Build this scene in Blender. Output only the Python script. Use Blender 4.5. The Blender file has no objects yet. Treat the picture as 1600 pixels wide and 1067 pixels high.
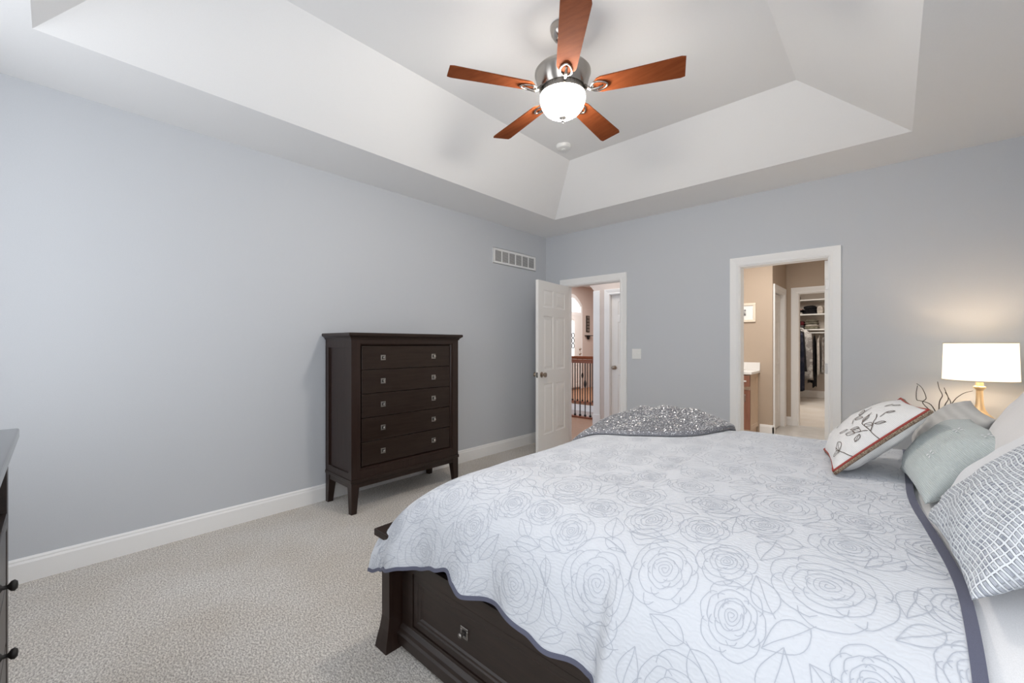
import bpy, bmesh, math, random
from mathutils import Vector, Matrix, noise

# ------------------------------------------------------------------ camera, world, lights, exposure
scene = bpy.context.scene
COL = scene.collection
R = math.radians

cam_d = bpy.data.cameras.new('camera')
cam = bpy.data.objects.new('camera', cam_d)
COL.objects.link(cam)
cam.location = (3.5083, -4.5237, 1.2976)
cam.rotation_euler = (R(90), 0, R(42.404))
cam_d.sensor_fit = 'HORIZONTAL'
cam_d.sensor_width = 36.0
cam_d.lens = 653.82 * 36.0 / 1600.0
cam_d.shift_y = 4.2 / 1600.0
cam_d.clip_start = 0.02
scene.camera = cam

world = bpy.data.worlds.new('world')
scene.world = world
world.use_nodes = True
world.node_tree.nodes['Background'].inputs[0].default_value = (0.75, 0.85, 1.0, 1)
world.node_tree.nodes['Background'].inputs[1].default_value = 0.9


def area(name, loc, rot, sx, sy, power, color=(1, 1, 1), spread=None):
    d = bpy.data.lights.new(name, 'AREA')
    d.shape = 'RECTANGLE'
    d.size, d.size_y = sx, sy
    d.energy = power
    d.color = color
    if spread:
        d.spread = R(spread)
    o = bpy.data.objects.new(name, d)
    COL.objects.link(o)
    o.location = loc
    o.rotation_euler = rot
    return o


def point(name, loc, power, color=(1, 1, 1), radius=0.05):
    d = bpy.data.lights.new(name, 'POINT')
    d.energy = power
    d.color = color
    d.shadow_soft_size = radius
    o = bpy.data.objects.new(name, d)
    COL.objects.link(o)
    o.location = loc
    return o


# daylight through the two windows (near wall, and the head-of-bed wall next to the camera)
DAY = (0.97, 0.985, 1.0)
area('window_light_near', (1.0, -5.17, 1.62), (R(90), 0, 0), 1.1, 1.9, 14.5, DAY)
area('window_light_far', (3.2, -5.17, 1.62), (R(90), 0, 0), 1.1, 1.9, 18, DAY)
area('window_light_side', (4.18, -4.45, 1.6), (R(90), 0, R(90)), 1.2, 1.6, 12, DAY)
# neighbouring rooms
area('bath_ceiling_light', (2.35, 1.2, 2.70), (0, 0, 0), 0.8, 1.0, 36, (1.0, 0.97, 0.92))
area('closet_ceiling_light', (2.2, 5.6, 2.70), (0, 0, 0), 0.6, 1.6, 46, (1.0, 0.96, 0.9))
area('hall_ceiling_light', (0.4, 0.75, 2.70), (0, 0, 0), 0.5, 0.5, 6, (1.0, 0.95, 0.9))
area('foyer_ceiling_light', (-1.8, 4.4, 2.98), (0, 0, 0), 1.6, 2.0, 85, (1.0, 0.96, 0.93))

scene.view_settings.view_transform = 'Standard'
scene.view_settings.look = 'None'
scene.view_settings.exposure = 0.1
scene.view_settings.gamma = 1.0
scene.view_settings.use_curve_mapping = False
scene.cycles.max_bounces = 14
scene.cycles.diffuse_bounces = 10
scene.cycles.glossy_bounces = 4
scene.cycles.use_denoising = True
scene.cycles.sample_clamp_indirect = 12.0


# ------------------------------------------------------------------ materials
def mat(name, color, rough=0.5, metal=0.0, spec=0.5, coat=0.0, emit=None, emit_s=0.0, sheen=0.0):
    m = bpy.data.materials.new(name)
    m.use_nodes = True
    b = m.node_tree.nodes['Principled BSDF']
    b.inputs['Base Color'].default_value = (*color, 1)
    b.inputs['Roughness'].default_value = rough
    b.inputs['Metallic'].default_value = metal
    b.inputs['Specular IOR Level'].default_value = spec
    b.inputs['Coat Weight'].default_value = coat
    b.inputs['Sheen Weight'].default_value = sheen
    if emit:
        b.inputs['Emission Color'].default_value = (*emit, 1)
        b.inputs['Emission Strength'].default_value = emit_s
    return m


def nodes(m):
    nt = m.node_tree
    return nt, nt.nodes, nt.links, nt.nodes['Principled BSDF']


def coord(nt, kind='Object', scale=(1, 1, 1)):
    tc = nt.nodes.new('ShaderNodeTexCoord')
    mp = nt.nodes.new('ShaderNodeMapping')
    mp.inputs['Scale'].default_value = scale
    nt.links.new(tc.outputs[kind], mp.inputs['Vector'])
    return mp.outputs['Vector']


def add_noise(m, c1, c2, scale=20, stretch=(1, 1, 1), detail=4, rough=0.6, lo=0.35, hi=0.65, kind='Object', bump=0.0, dist=0.002):
    nt, N, L, b = nodes(m)
    v = coord(nt, kind, stretch)
    n = N.new('ShaderNodeTexNoise')
    n.inputs['Scale'].default_value = scale
    n.inputs['Detail'].default_value = detail
    n.inputs['Roughness'].default_value = rough
    L.new(v, n.inputs['Vector'])
    r = N.new('ShaderNodeValToRGB')
    r.color_ramp.elements[0].position = lo
    r.color_ramp.elements[1].position = hi
    r.color_ramp.elements[0].color = (*c1, 1)
    r.color_ramp.elements[1].color = (*c2, 1)
    L.new(n.outputs['Fac'], r.inputs['Fac'])
    L.new(r.outputs['Color'], b.inputs['Base Color'])
    if bump:
        bp = N.new('ShaderNodeBump')
        bp.inputs['Strength'].default_value = bump
        bp.inputs['Distance'].default_value = dist
        L.new(n.outputs['Fac'], bp.inputs['Height'])
        L.new(bp.outputs['Normal'], b.inputs['Normal'])
    return m


def paint(name, c, rough=0.6, var=0.02):
    m = mat(name, c, rough, spec=0.3)
    c1 = tuple(x * (1 - var) for x in c)
    c2 = tuple(min(1, x * (1 + var)) for x in c)
    add_noise(m, c1, c2, 260, detail=3, bump=0.05, dist=0.0008)
    return m


def wood(name, c1, c2, rough=0.35, axis=2, coat=0.0, scale=9.0, spec=0.5):
    m = mat(name, c1, rough, coat=coat, spec=spec)
    st = [6.0, 6.0, 6.0]
    st[axis] = 0.5
    add_noise(m, c1, c2, scale, tuple(st), detail=6, rough=0.65, lo=0.3, hi=0.7, bump=0.06, dist=0.0006)
    m.node_tree.nodes['Principled BSDF'].inputs['Coat Roughness'].default_value = 0.25
    return m


M = {}
M['wall'] = paint('wall_paint', (0.565, 0.585, 0.615), 0.55)
M['ceil'] = paint('ceiling_paint', (0.86, 0.86, 0.86), 0.7, 0.01)
M['trim'] = paint('trim_paint', (0.88, 0.875, 0.865), 0.35, 0.01)
M['door'] = paint('door_paint', (0.86, 0.845, 0.82), 0.4, 0.01)
M['tan'] = paint('tan_paint', (0.49, 0.395, 0.31), 0.6)
M['pink'] = paint('beige_paint', (0.66, 0.58, 0.535), 0.6)
M['closetpaint'] = paint('closet_paint', (0.56, 0.50, 0.45), 0.6)
M['espresso'] = wood('espresso_wood', (0.015, 0.0065, 0.0042), (0.028, 0.017, 0.012), 0.34, axis=1, coat=0.0, spec=0.35)
M['espresso_v'] = wood('espresso_wood_upright', (0.017, 0.0075, 0.005), (0.030, 0.016, 0.012), 0.34, axis=2, coat=0.0, spec=0.35)
M['espresso_x'] = wood('espresso_wood_along', (0.018, 0.011, 0.0085), (0.034, 0.020, 0.015), 0.38, axis=0, coat=0.1)
M['blade'] = wood('cherry_blade_wood', (0.16, 0.040, 0.013), (0.23, 0.064, 0.022), 0.7, axis=0, scale=7, spec=0.05)
M['nickel'] = mat('brushed_nickel', (0.42, 0.39, 0.36), 0.2, 1.0)
M['darknickel'] = mat('dark_nickel', (0.30, 0.28, 0.26), 0.35, 1.0)
M['pewter'] = mat('pewter', (0.42, 0.40, 0.38), 0.32, 1.0)
M['black_hole'] = mat('dark_recess', (0.01, 0.01, 0.01), 0.7)
M['iron'] = mat('black_iron', (0.016, 0.014, 0.013), 0.5, 0.0)
M['railwood'] = wood('rail_wood', (0.20, 0.055, 0.022), (0.29, 0.09, 0.04), 0.35, axis=0)
M['hallfloor'] = wood('hall_floor_wood', (0.30, 0.14, 0.07), (0.40, 0.20, 0.11), 0.4, axis=0)
M['oak'] = wood('pale_oak', (0.62, 0.47, 0.34), (0.72, 0.56, 0.42), 0.5, axis=2)
M['redoak'] = wood('red_brown_wood', (0.24, 0.10, 0.06), (0.32, 0.14, 0.09), 0.5, axis=2)
M['counter'] = mat('white_counter', (0.85, 0.84, 0.82), 0.2)
M['white'] = mat('white_plastic', (0.82, 0.82, 0.80), 0.35)
M['grille'] = mat('grille_gap', (0.20, 0.20, 0.20), 0.6)
M['slat'] = mat('grille_slat', (0.62, 0.62, 0.61), 0.5)
M['tile'] = add_noise(mat('bath_tile', (0.6, 0.58, 0.55), 0.3), (0.56, 0.54, 0.51), (0.66, 0.64, 0.61), 6)
M['glassglow'] = mat('frosted_glass', (0.9, 0.88, 0.84), 0.4, emit=(1.0, 0.93, 0.84), emit_s=95.0)
M['daypane'] = mat('bright_day_glass', (0.8, 0.85, 0.9), 0.2, emit=(0.92, 0.97, 1.0), emit_s=1.6)


def carpet(name, c1, c2):
    m = mat(name, c1, 0.95, spec=0.1, sheen=0.2)
    nt, N, L, b = nodes(m)
    v = coord(nt, 'Object')
    n1 = N.new('ShaderNodeTexNoise'); n1.inputs['Scale'].default_value = 190; n1.inputs['Detail'].default_value = 3
    L.new(v, n1.inputs['Vector'])
    v2 = coord(nt, 'Object', (1.0, 2.2, 1))
    v2.node.inputs['Rotation'].default_value = (0, 0, R(35))
    n2 = N.new('ShaderNodeTexNoise'); n2.inputs['Scale'].default_value = 68; n2.inputs['Detail'].default_value = 4
    L.new(v2, n2.inputs['Vector'])
    n3 = N.new('ShaderNodeTexNoise'); n3.inputs['Scale'].default_value = 2.2; n3.inputs['Detail'].default_value = 3
    L.new(v, n3.inputs['Vector'])
    a = N.new('ShaderNodeMath'); a.operation = 'ADD'
    L.new(n1.outputs['Fac'], a.inputs[0]); L.new(n2.outputs['Fac'], a.inputs[1])
    r = N.new('ShaderNodeValToRGB')
    r.color_ramp.elements[0].position = 0.41; r.color_ramp.elements[1].position = 0.59
    r.color_ramp.elements[0].color = (*c1, 1); r.color_ramp.elements[1].color = (*c2, 1)
    h = N.new('ShaderNodeMath'); h.operation = 'MULTIPLY'; h.inputs[1].default_value = 0.5
    L.new(a.outputs[0], h.inputs[0]); L.new(h.outputs[0], r.inputs['Fac'])
    mx = N.new('ShaderNodeMixRGB'); mx.blend_type = 'MULTIPLY'; mx.inputs['Fac'].default_value = 1.0
    r3 = N.new('ShaderNodeValToRGB')
    r3.color_ramp.elements[0].position = 0.35; r3.color_ramp.elements[1].position = 0.7
    r3.color_ramp.elements[0].color = (0.90, 0.87, 0.83, 1); r3.color_ramp.elements[1].color = (1, 1, 1, 1)
    L.new(n3.outputs['Fac'], r3.inputs['Fac'])
    L.new(r.outputs['Color'], mx.inputs[1]); L.new(r3.outputs['Color'], mx.inputs[2])
    L.new(mx.outputs[0], b.inputs['Base Color'])
    bp = N.new('ShaderNodeBump'); bp.inputs['Strength'].default_value = 0.9; bp.inputs['Distance'].default_value = 0.006
    L.new(h.outputs[0], bp.inputs['Height']); L.new(bp.outputs['Normal'], b.inputs['Normal'])
    return m


M['carpet'] = carpet('carpet_pile', (0.35, 0.325, 0.30), (0.82, 0.785, 0.74))
M['closetcarpet'] = carpet('closet_carpet_pile', (0.55, 0.51, 0.47), (0.75, 0.71, 0.66))


def fabric(name, c, rough=0.9, weave=900, bump=0.25, kind='UV', sheen=0.1):
    m = mat(name, c, rough, spec=0.15, sheen=sheen)
    c1 = tuple(x * 0.94 for x in c)
    add_noise(m, c1, tuple(min(1, x * 1.04) for x in c), weave, (1, 0.35, 1), 2, kind=kind, bump=bump, dist=0.001)
    return m


def quilt_mat():
    m = mat('quilt_cotton', (0.64, 0.662, 0.70), 0.9, spec=0.15, sheen=0.1)
    nt, N, L, b = nodes(m)
    v = coord(nt, 'UV')
    w = N.new('ShaderNodeTexWave'); w.wave_type = 'BANDS'; w.bands_direction = 'Y'
    w.inputs['Scale'].default_value = 30; w.inputs['Distortion'].default_value = 9.0
    w.inputs['Detail'].default_value = 2; w.inputs['Detail Scale'].default_value = 1.2
    L.new(v, w.inputs['Vector'])
    n = N.new('ShaderNodeTexNoise'); n.inputs['Scale'].default_value = 70; n.inputs['Detail'].default_value = 3
    L.new(v, n.inputs['Vector'])
    a = N.new('ShaderNodeMath'); a.operation = 'ADD'
    L.new(w.outputs['Fac'], a.inputs[0]); L.new(n.outputs['Fac'], a.inputs[1])
    bp = N.new('ShaderNodeBump'); bp.inputs['Strength'].default_value = 0.22; bp.inputs['Distance'].default_value = 0.0025
    L.new(a.outputs[0], bp.inputs['Height']); L.new(bp.outputs['Normal'], b.inputs['Normal'])
    return m


M['quilt'] = quilt_mat()
M['stitch'] = mat('stitch_thread', (0.47, 0.495, 0.55), 0.9, spec=0.1)
M['binding'] = fabric('hem_binding_cloth', (0.125, 0.13, 0.18), kind='Object')
M['sheet'] = fabric('white_sheet_cloth', (0.80, 0.80, 0.81), bump=0.1, kind='Object')
M['ticking'] = fabric('mattress_cloth', (0.28, 0.29, 0.35), kind='Object')


# ------------------------------------------------------------------ geometry helpers
def wloc(o):
    v = Vector((0, 0, 0))
    while o is not None:
        v += o.location
        o = o.parent
    return v


def obj(name, bm, m, parent=None, smooth=False, kind=None, label=None, auto=None):
    """link bm (world coordinates) as one mesh object; children are made relative to their parent"""
    me = bpy.data.meshes.new(name)
    if parent is not None:
        off = wloc(parent)
        bmesh.ops.translate(bm, verts=bm.verts, vec=-off)
    bmesh.ops.recalc_face_normals(bm, faces=bm.faces)
    bm.to_mesh(me)
    bm.free()
    for x in (m if isinstance(m, (list, tuple)) else [m]):
        me.materials.append(x)
    if smooth:
        for p in me.polygons:
            p.use_smooth = True
    o = bpy.data.objects.new(name, me)
    COL.objects.link(o)
    o.parent = parent
    if auto is not None:
        me.set_sharp_from_angle(angle=R(auto))
    if kind:
        o['kind'] = kind
    if label:
        o['label'] = label
    return o


def tag(o, label, cat, group=None):
    o['label'] = label
    o['category'] = cat
    if group:
        o['group'] = group
    return o


def thing(name, label, cat, loc=(0, 0, 0), group=None):
    o = bpy.data.objects.new(name, None)
    COL.objects.link(o)
    o.location = loc
    o.empty_display_size = 0.05
    return tag(o, label, cat, group)


def copy_tree(o, parent=None):
    c = o.copy()
    COL.objects.link(c)
    c.parent = parent
    for ch in list(o.children):
        copy_tree(ch, c)
    return c


def BM():
    return bmesh.new()


def box(bm, a, b, bev=0.0, seg=2, mtx=None, mi=0):
    t = bmesh.new()
    bmesh.ops.create_cube(t, size=1.0)
    a, b = Vector(a), Vector(b)
    c, s = (a + b) / 2, b - a
    for v in t.verts:
        v.co = Vector((v.co.x * s.x, v.co.y * s.y, v.co.z * s.z)) + c
    if bev:
        bmesh.ops.bevel(t, geom=list(t.edges), offset=bev, segments=seg, profile=0.5, affect='EDGES')
    merge(bm, t, mtx, mi)


def merge(bm, t, mtx=None, mi=0):
    mp = {}
    for v in t.verts:
        mp[v] = bm.verts.new(mtx @ v.co if mtx else v.co)
    for f in t.faces:
        try:
            nf = bm.faces.new([mp[v] for v in f.verts])
            nf.material_index = mi
            nf.smooth = f.smooth
        except ValueError:
            pass
    t.free()


def lathe(bm, prof, c=(0, 0, 0), n=32, cap=True, mtx=None):
    t = bmesh.new()
    rings = []
    for r, z in prof:
        if r < 1e-6:
            rings.append([t.verts.new((c[0], c[1], c[2] + z))])
        else:
            rings.append([t.verts.new((c[0] + r * math.cos(2 * math.pi * k / n), c[1] + r * math.sin(2 * math.pi * k / n), c[2] + z)) for k in range(n)])
    for A, B in zip(rings, rings[1:]):
        if len(A) == 1 and len(B) == 1:
            continue
        for k in range(n):
            k2 = (k + 1) % n
            if len(A) == 1:
                t.faces.new([A[0], B[k], B[k2]])
            elif len(B) == 1:
                t.faces.new([A[k], B[0], A[k2]])
            else:
                t.faces.new([A[k], B[k], B[k2], A[k2]])
    if cap:
        for ring in (rings[0], rings[-1]):
            if len(ring) > 2:
                t.faces.new(ring)
    merge(bm, t, mtx)


def tube(bm, pts, r, n=8, cap=True, closed=False, mi=0):
    pts = [Vector(p) for p in pts]
    rs = r if isinstance(r, (list, tuple)) else [r] * len(pts)
    rings = []
    nrm = None
    m = len(pts)
    for i, p in enumerate(pts):
        if closed:
            d = (pts[(i + 1) % m] - pts[i - 1]).normalized()
        else:
            d = (pts[min(i + 1, m - 1)] - pts[max(i - 1, 0)]).normalized()
        if nrm is None:
            nrm = d.orthogonal().normalized()
        nrm = (nrm - d * nrm.dot(d)).normalized()
        bn = d.cross(nrm)
        rings.append([bm.verts.new(p + (nrm * math.cos(2 * math.pi * k / n) + bn * math.sin(2 * math.pi * k / n)) * rs[i]) for k in range(n)])
    pairs = list(zip(rings, rings[1:]))
    if closed:
        pairs.append((rings[-1], rings[0]))
    for A, B in pairs:
        for k in range(n):
            f = bm.faces.new([A[k], A[(k + 1) % n], B[(k + 1) % n], B[k]])
            f.material_index = mi
            f.smooth = True
    if cap and not closed:
        bm.faces.new(rings[0]); bm.faces.new(rings[-1])


def prism(bm, outline, a, b, axis, mtx=None):
    """extrude a 2-D outline along axis (0,1,2) from a to b"""
    t = bmesh.new()

    def P(u, v, w):
        return {0: (w, u, v), 1: (u, w, v), 2: (u, v, w)}[axis]
    A = [t.verts.new(P(u, v, a)) for u, v in outline]
    B = [t.verts.new(P(u, v, b)) for u, v in outline]
    t.faces.new(A); t.faces.new(B)
    n = len(outline)
    for k in range(n):
        t.faces.new([A[k], A[(k + 1) % n], B[(k + 1) % n], B[k]])
    merge(bm, t, mtx)


def panel_face(bm, O, U, V, N, w, h, panels, prof, mtx=None):
    """a w x h face in plane O + u U + v V with moulded rectangular panels; prof = [(inset, depth)...]"""
    t = bmesh.new()
    O, U, V, N = Vector(O), Vector(U), Vector(V), Vector(N)
    us = sorted(set([0, w] + [p[0] for p in panels] + [p[2] for p in panels]))
    vs = sorted(set([0, h] + [p[1] for p in panels] + [p[3] for p in panels]))

    def P(u, v, d=0):
        return t.verts.new(O + U * u + V * v - N * d)
    for i in range(len(us) - 1):
        for j in range(len(vs) - 1):
            cu, cv = (us[i] + us[i + 1]) / 2, (vs[j] + vs[j + 1]) / 2
            if any(p[0] < cu < p[2] and p[1] < cv < p[3] for p in panels):
                continue
            t.faces.new([P(us[i], vs[j]), P(us[i + 1], vs[j]), P(us[i + 1], vs[j + 1]), P(us[i], vs[j + 1])])
    for p in panels:
        prev = [P(p[0], p[1]), P(p[2], p[1]), P(p[2], p[3]), P(p[0], p[3])]
        for ins, dep in prof:
            cur = [P(p[0] + ins, p[1] + ins, dep), P(p[2] - ins, p[1] + ins, dep), P(p[2] - ins, p[3] - ins, dep), P(p[0] + ins, p[3] - ins, dep)]
            for k in range(4):
                t.faces.new([prev[k], prev[(k + 1) % 4], cur[(k + 1) % 4], cur[k]])
            prev = cur
        t.faces.new(prev)
    bmesh.ops.remove_doubles(t, verts=t.verts, dist=1e-5)
    merge(bm, t, mtx)


def paneled_slab(bm, w, h, t, panels, prof, mtx):
    """door leaf in local x (width), y (0..t), z"""
    panel_face(bm, (0, 0, 0), (1, 0, 0), (0, 0, 1), (0, -1, 0), w, h, panels, prof, mtx)
    panel_face(bm, (0, t, 0), (1, 0, 0), (0, 0, 1), (0, 1, 0), w, h, panels, prof, mtx)
    s = bmesh.new()
    for (x0, y0, z0), (x1, y1, z1), ax in (((0, 0, 0), (0, t, h), 0), ((w, 0, 0), (w, t, h), 0), ((0, 0, 0), (w, t, 0), 2), ((0, 0, h), (w, t, h), 2)):
        if ax == 0:
            s.faces.new([s.verts.new(q) for q in ((x0, y0, z0), (x0, y1, z0), (x0, y1, z1), (x0, y0, z1))])
        else:
            s.faces.new([s.verts.new(q) for q in ((x0, y0, z0), (x1, y0, z0), (x1, y1, z0), (x0, y1, z0))])
    merge(bm, s, mtx)


SIX = [(0.15, 1.72, 0.46, 1.93), (0.54, 1.72, 0.85, 1.93), (0.15, 0.98, 0.46, 1.62), (0.54, 0.98, 0.85, 1.62), (0.15, 0.22, 0.46, 0.82), (0.54, 0.22, 0.85, 0.82)]
DPROF = [(0.008, 0.007), (0.022, 0.008), (0.05, 0.001)]


def six(w, h=2.03):
    return [(a * w, b * h / 2.03, c * w, d * h / 2.03) for a, b, c, d in SIX]


def smooth01(a, b, x):
    t = max(0.0, min(1.0, (x - a) / (b - a)))
    return t * t * (3 - 2 * t)


# ------------------------------------------------------------------ room shell
W, L, H = 4.2, -5.19, 2.74
HT = 3.12
E1 = (0.335, 1.115, 2.055)      # bedroom entry: x0, x1, top
E2 = (2.395, 3.090, 2.055)      # bathroom entry

bm = BM(); box(bm, (-0.12, L - 0.12, -0.1), (W + 0.12, 0.06, 0)); obj('floor', bm, M['carpet'], kind='structure')
bm = BM(); box(bm, (-0.12, L - 0.12, 0), (0, 0.12, H)); obj('wall_left', bm, M['wall'], kind='structure')
bm = BM()
for a, b in (((0, 0, 0), (E1[0], 0.12, H)), ((E1[0], 0, E1[2]), (E1[1], 0.12, H)), ((E1[1], 0, 0), (E2[0], 0.12, H)),
             ((E2[0], 0, E2[2]), (E2[1], 0.12, H)), ((E2[1], 0, 0), (W, 0.12, H))):
    box(bm, a, b)
obj('wall_back', bm, M['wall'], kind='structure')


def holed(bm, ax, at, th, u0, u1, z1, hole):
    """wall of thickness th with one window hole (u0,z0,u1,z1)"""
    h0, hz0, h1, hz1 = hole
    for (a0, b0, a1, b1) in ((u0, 0, h0, z1), (h1, 0, u1, z1), (h0, 0, h1, hz0), (h0, hz1, h1, z1)):
        if ax == 'y':
            box(bm, (a0, at, b0), (a1, at + th, b1))
        else:
            box(bm, (at, a0, b0), (at + th, a1, b1))


NW = (0.42, 0.65, 1.58, 2.6)
NW2 = (2.62, 0.65, 3.78, 2.6)
SW = (-5.05, 0.8, -3.85, 2.4)
bm = BM(); holed(bm, 'y', L - 0.12, 0.12, 0, 2.1, H, NW); holed(bm, 'y', L - 0.12, 0.12, 2.1, W, H, NW2); obj('wall_front', bm, M['wall'], kind='structure')
bm = BM(); holed(bm, 'x', W, 0.12, L, 0.12, H, SW); obj('wall_right', bm, M['wall'], kind='structure')
for nm, ax, at, hole in (('window_1', 'y', L - 0.09, NW), ('window_4', 'y', L - 0.09, NW2), ('window_2', 'x', W + 0.05, SW)):
    bm = BM()
    h0, z0, h1, z1 = hole
    n = 1

    def bar(u0, zz0, u1, zz1, d0=0.0, d1=0.04):
        if ax == 'y':
            box(bm, (u0, at + d0, zz0), (u1, at + d1, zz1))
        else:
            box(bm, (at + d0, u0, zz0), (at + d1, u1, zz1))
    for k in range(n + 1):
        u = h0 + (h1 - h0) * k / n
        bar(max(h0, u - 0.03), z0, min(h1, u + 0.03), z1)
    for z in (z0 + 0.03, (z0 + z1) / 2, z1 - 0.03):
        bar(h0, z - 0.03, h1, z + 0.03)
    obj(nm, bm, M['trim'], kind='structure')

# tray ceiling
bm = BM()
o0 = [(-0.0, L), (W, L), (W, 0), (-0.0, 0)]
t0, t1 = 0.60, 1.13
i0 = [(t0, L + t0), (W - t0, L + t0), (W - t0, -t0), (t0, -t0)]
i1 = [(t1, L + 1.09), (W - 1.19, L + 1.09), (W - 1.19, -1.07), (t1, -1.07)]
A = [bm.verts.new((x, y, H)) for x, y in o0]
B = [bm.verts.new((x, y, H)) for x, y in i0]
C = [bm.verts.new((x, y, HT)) for x, y in i1]
for k in range(4):
    k2 = (k + 1) % 4
    bm.faces.new([A[k], A[k2], B[k2], B[k]])
    bm.faces.new([B[k], B[k2], C[k2], C[k]])
bm.faces.new(C)
obj('ceiling', bm, M['ceil'], kind='structure')


def base_profile():
    return [(0, 0), (0.016, 0), (0.016, 0.105), (0.011, 0.116), (0.011, 0.124), (0.005, 0.134), (0, 0.134)]


bm = BM(); prism(bm, base_profile(), L, 0, 1); obj('baseboard_left', bm, M['trim'], kind='structure')
bm = BM()
for a, b in ((0, 0.25), (1.20, 2.31), (3.175, W)):
    prism(bm, [(-u, v) for u, v in base_profile()], a, b, 0)
obj('baseboard_back', bm, M['trim'], kind='structure')


def casing(bm, x0, x1, top, y, sgn=-1, w=0.085, zb=0.0):
    """moulded door casing around an opening in plane y (faces sgn*y)"""
    prof = [(0.0, 0.0), (0.0, 0.010), (0.012, 0.016), (0.03, 0.013), (0.055, 0.018), (0.075, 0.021), (w, 0.021), (w, 0.0)]
    path = [((x0, zb), (-1, 0)), ((x0, top), (-1, 1)), ((x1, top), (1, 1)), ((x1, zb), (1, 0))]
    rings = []
    for (x, z), (dx, dz) in path:
        rings.append([bm.verts.new((x + dx * o, y + sgn * d, z + dz * o)) for o, d in prof])
    for P, Q in zip(rings, rings[1:]):
        for k in range(len(prof) - 1):
            bm.faces.new([P[k], P[k + 1], Q[k + 1], Q[k]])
    bm.faces.new(rings[0]); bm.faces.new(rings[-1])


def jamb(bm, x0, x1, top, y0, y1, t=0.006):
    box(bm, (x0, y0, 0), (x0 + t, y1, top))
    box(bm, (x1 - t, y0, 0), (x1, y1, top))
    box(bm, (x0, y0, top - t), (x1, y1, top))


for nm, e in (('trim_1', E1), ('trim_2', E2)):
    bm = BM()
    casing(bm, *e, 0.0); casing(bm, *e, 0.12, 1)
    jamb(bm, *e, 0.0, 0.12)
    obj(nm, bm, M['trim'], kind='structure')

# ------------------------------------------------------------------ hall and foyer beyond the bedroom door
FX = -3.3
bm = BM(); box(bm, (FX, 0.06, -0.1), (1.5, 1.85, 0)); box(bm, (FX, 3.36, -0.1), (1.5, 8.2, 0)); box(bm, (FX, 1.85, -0.1), (-2.6, 3.36, 0))
obj('floor_hall', bm, M['hallfloor'], kind='structure')
bm = BM(); box(bm, (FX, 3.34, -1.2), (1.5, 3.355, -0.17)); box(bm, (-2.6, 1.86, -1.3), (1.5, 3.34, -1.2)); obj('wall_stairwell', bm, M['pink'], kind='structure')
bm = BM(); box(bm, (FX, 3.32, -0.17), (1.5, 3.355, -0.035)); obj('trim_3', bm, M['trim'], kind='structure')
bm = BM(); box(bm, (FX - 0.1, 0.12, 0), (FX, 8.2, 3.0)); obj('wall_foyer_left', bm, M['pink'], kind='structure')
bm = BM(); box(bm, (FX, 8.1, 0), (1.5, 8.2, 3.0)); obj('wall_foyer_back', bm, M['pink'], kind='structure')
bm = BM(); box(bm, (FX, 0.12, 3.0), (1.5, 8.2, 3.1)); box(bm, (FX, 0.12, 2.74), (1.5, 1.25, 2.8)); obj('ceiling_hall', bm, M['ceil'], kind='structure')
bm = BM(); box(bm, (1.42, 0.12, 0), (1.5, 8.2, 3.0)); obj('wall_hall_right', bm, M['pink'], kind='structure')
D2 = (0.305, 1.06, 2.05)
HY = 1.20
# wall with the closed hall door and the arched passage
bm = BM()
AX0, AX1, ASP, ACR = -1.25, 0.03, 2.13, 2.42
for a, b in (((FX, HY, 0), (AX0, HY + 0.14, 3.0)), ((AX1, HY, 0), (D2[0], HY + 0.14, 3.0)), ((D2[0], HY, D2[2]), (D2[1], HY + 0.14, 3.0)), ((D2[1], HY, 0), (1.42, HY + 0.14, 3.0))):
    box(bm, a, b)
n = 24
arch = [(AX0 + (AX1 - AX0) * k / n, ASP + (ACR - ASP) * math.sin(math.pi * k / n) ** 0.75) for k in range(n + 1)]
for (xa, za), (xb, zb) in zip(arch, arch[1:]):
    prism(bm, [(xa, za), (xb, zb), (xb, 3.0), (xa, 3.0)], HY, HY + 0.14, 1)
obj('wall_hall', bm, M['pink'], kind='structure')
bm = BM(); box(bm, (AX1 - 0.012, HY - 0.012, 0), (AX1 + 0.105, HY + 0.155, ASP), 0.003)
box(bm, (AX1 - 0.02, HY - 0.022, 0), (AX1 + 0.115, HY + 0.165, 0.2), 0.004)
obj('lit_wall_end', bm, M['trim'], kind='structure')  # wall end made a white pilaster, the light on it put into the paint
bm = BM(); prism(bm, [(HY - u, v) for u, v in base_profile()], AX1 + 0.115, D2[0] - 0.085, 0); obj('baseboard_hall', bm, M['trim'], kind='structure')
bm = BM(); casing(bm, *D2, HY); jamb(bm, *D2, HY, HY + 0.14); obj('trim_5', bm, M['trim'], kind='structure')


def door_knob(parent, x, y, z, sgn, m, rod=True, mtx=None):
    b2 = BM()
    T = (mtx or Matrix()) @ Matrix.Translation((x, y, z)) @ Matrix.Rotation(R(90) * (1 if sgn < 0 else -1), 4, 'X')
    lathe(b2, [(0.032, 0), (0.032, 0.006), (0.012, 0.012), (0.011, 0.03), (0.022, 0.036), (0.029, 0.048), (0.027, 0.060), (0.015, 0.067), (0, 0.069)], n=24, mtx=T)
    return obj('door_knob', b2, m, parent, smooth=True, auto=40)


def hinges(parent, pts, m, mtx=None):
    for (x, y, z) in pts:
        b2 = BM()
        box(b2, (x - 0.016, y - 0.003, z - 0.045), (x + 0.016, y + 0.002, z + 0.045), 0.001, 1, mtx)
        t = bmesh.new(); lathe(t, [(0.006, -0.05), (0.006, 0.05)], (x + 0.016, y - 0.004, z), 10); merge(b2, t, mtx)
        obj('hinge', b2, m, parent)


M['knob'] = mat('antique_nickel_knob', (0.36, 0.29, 0.23), 0.3, 1.0)
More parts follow.
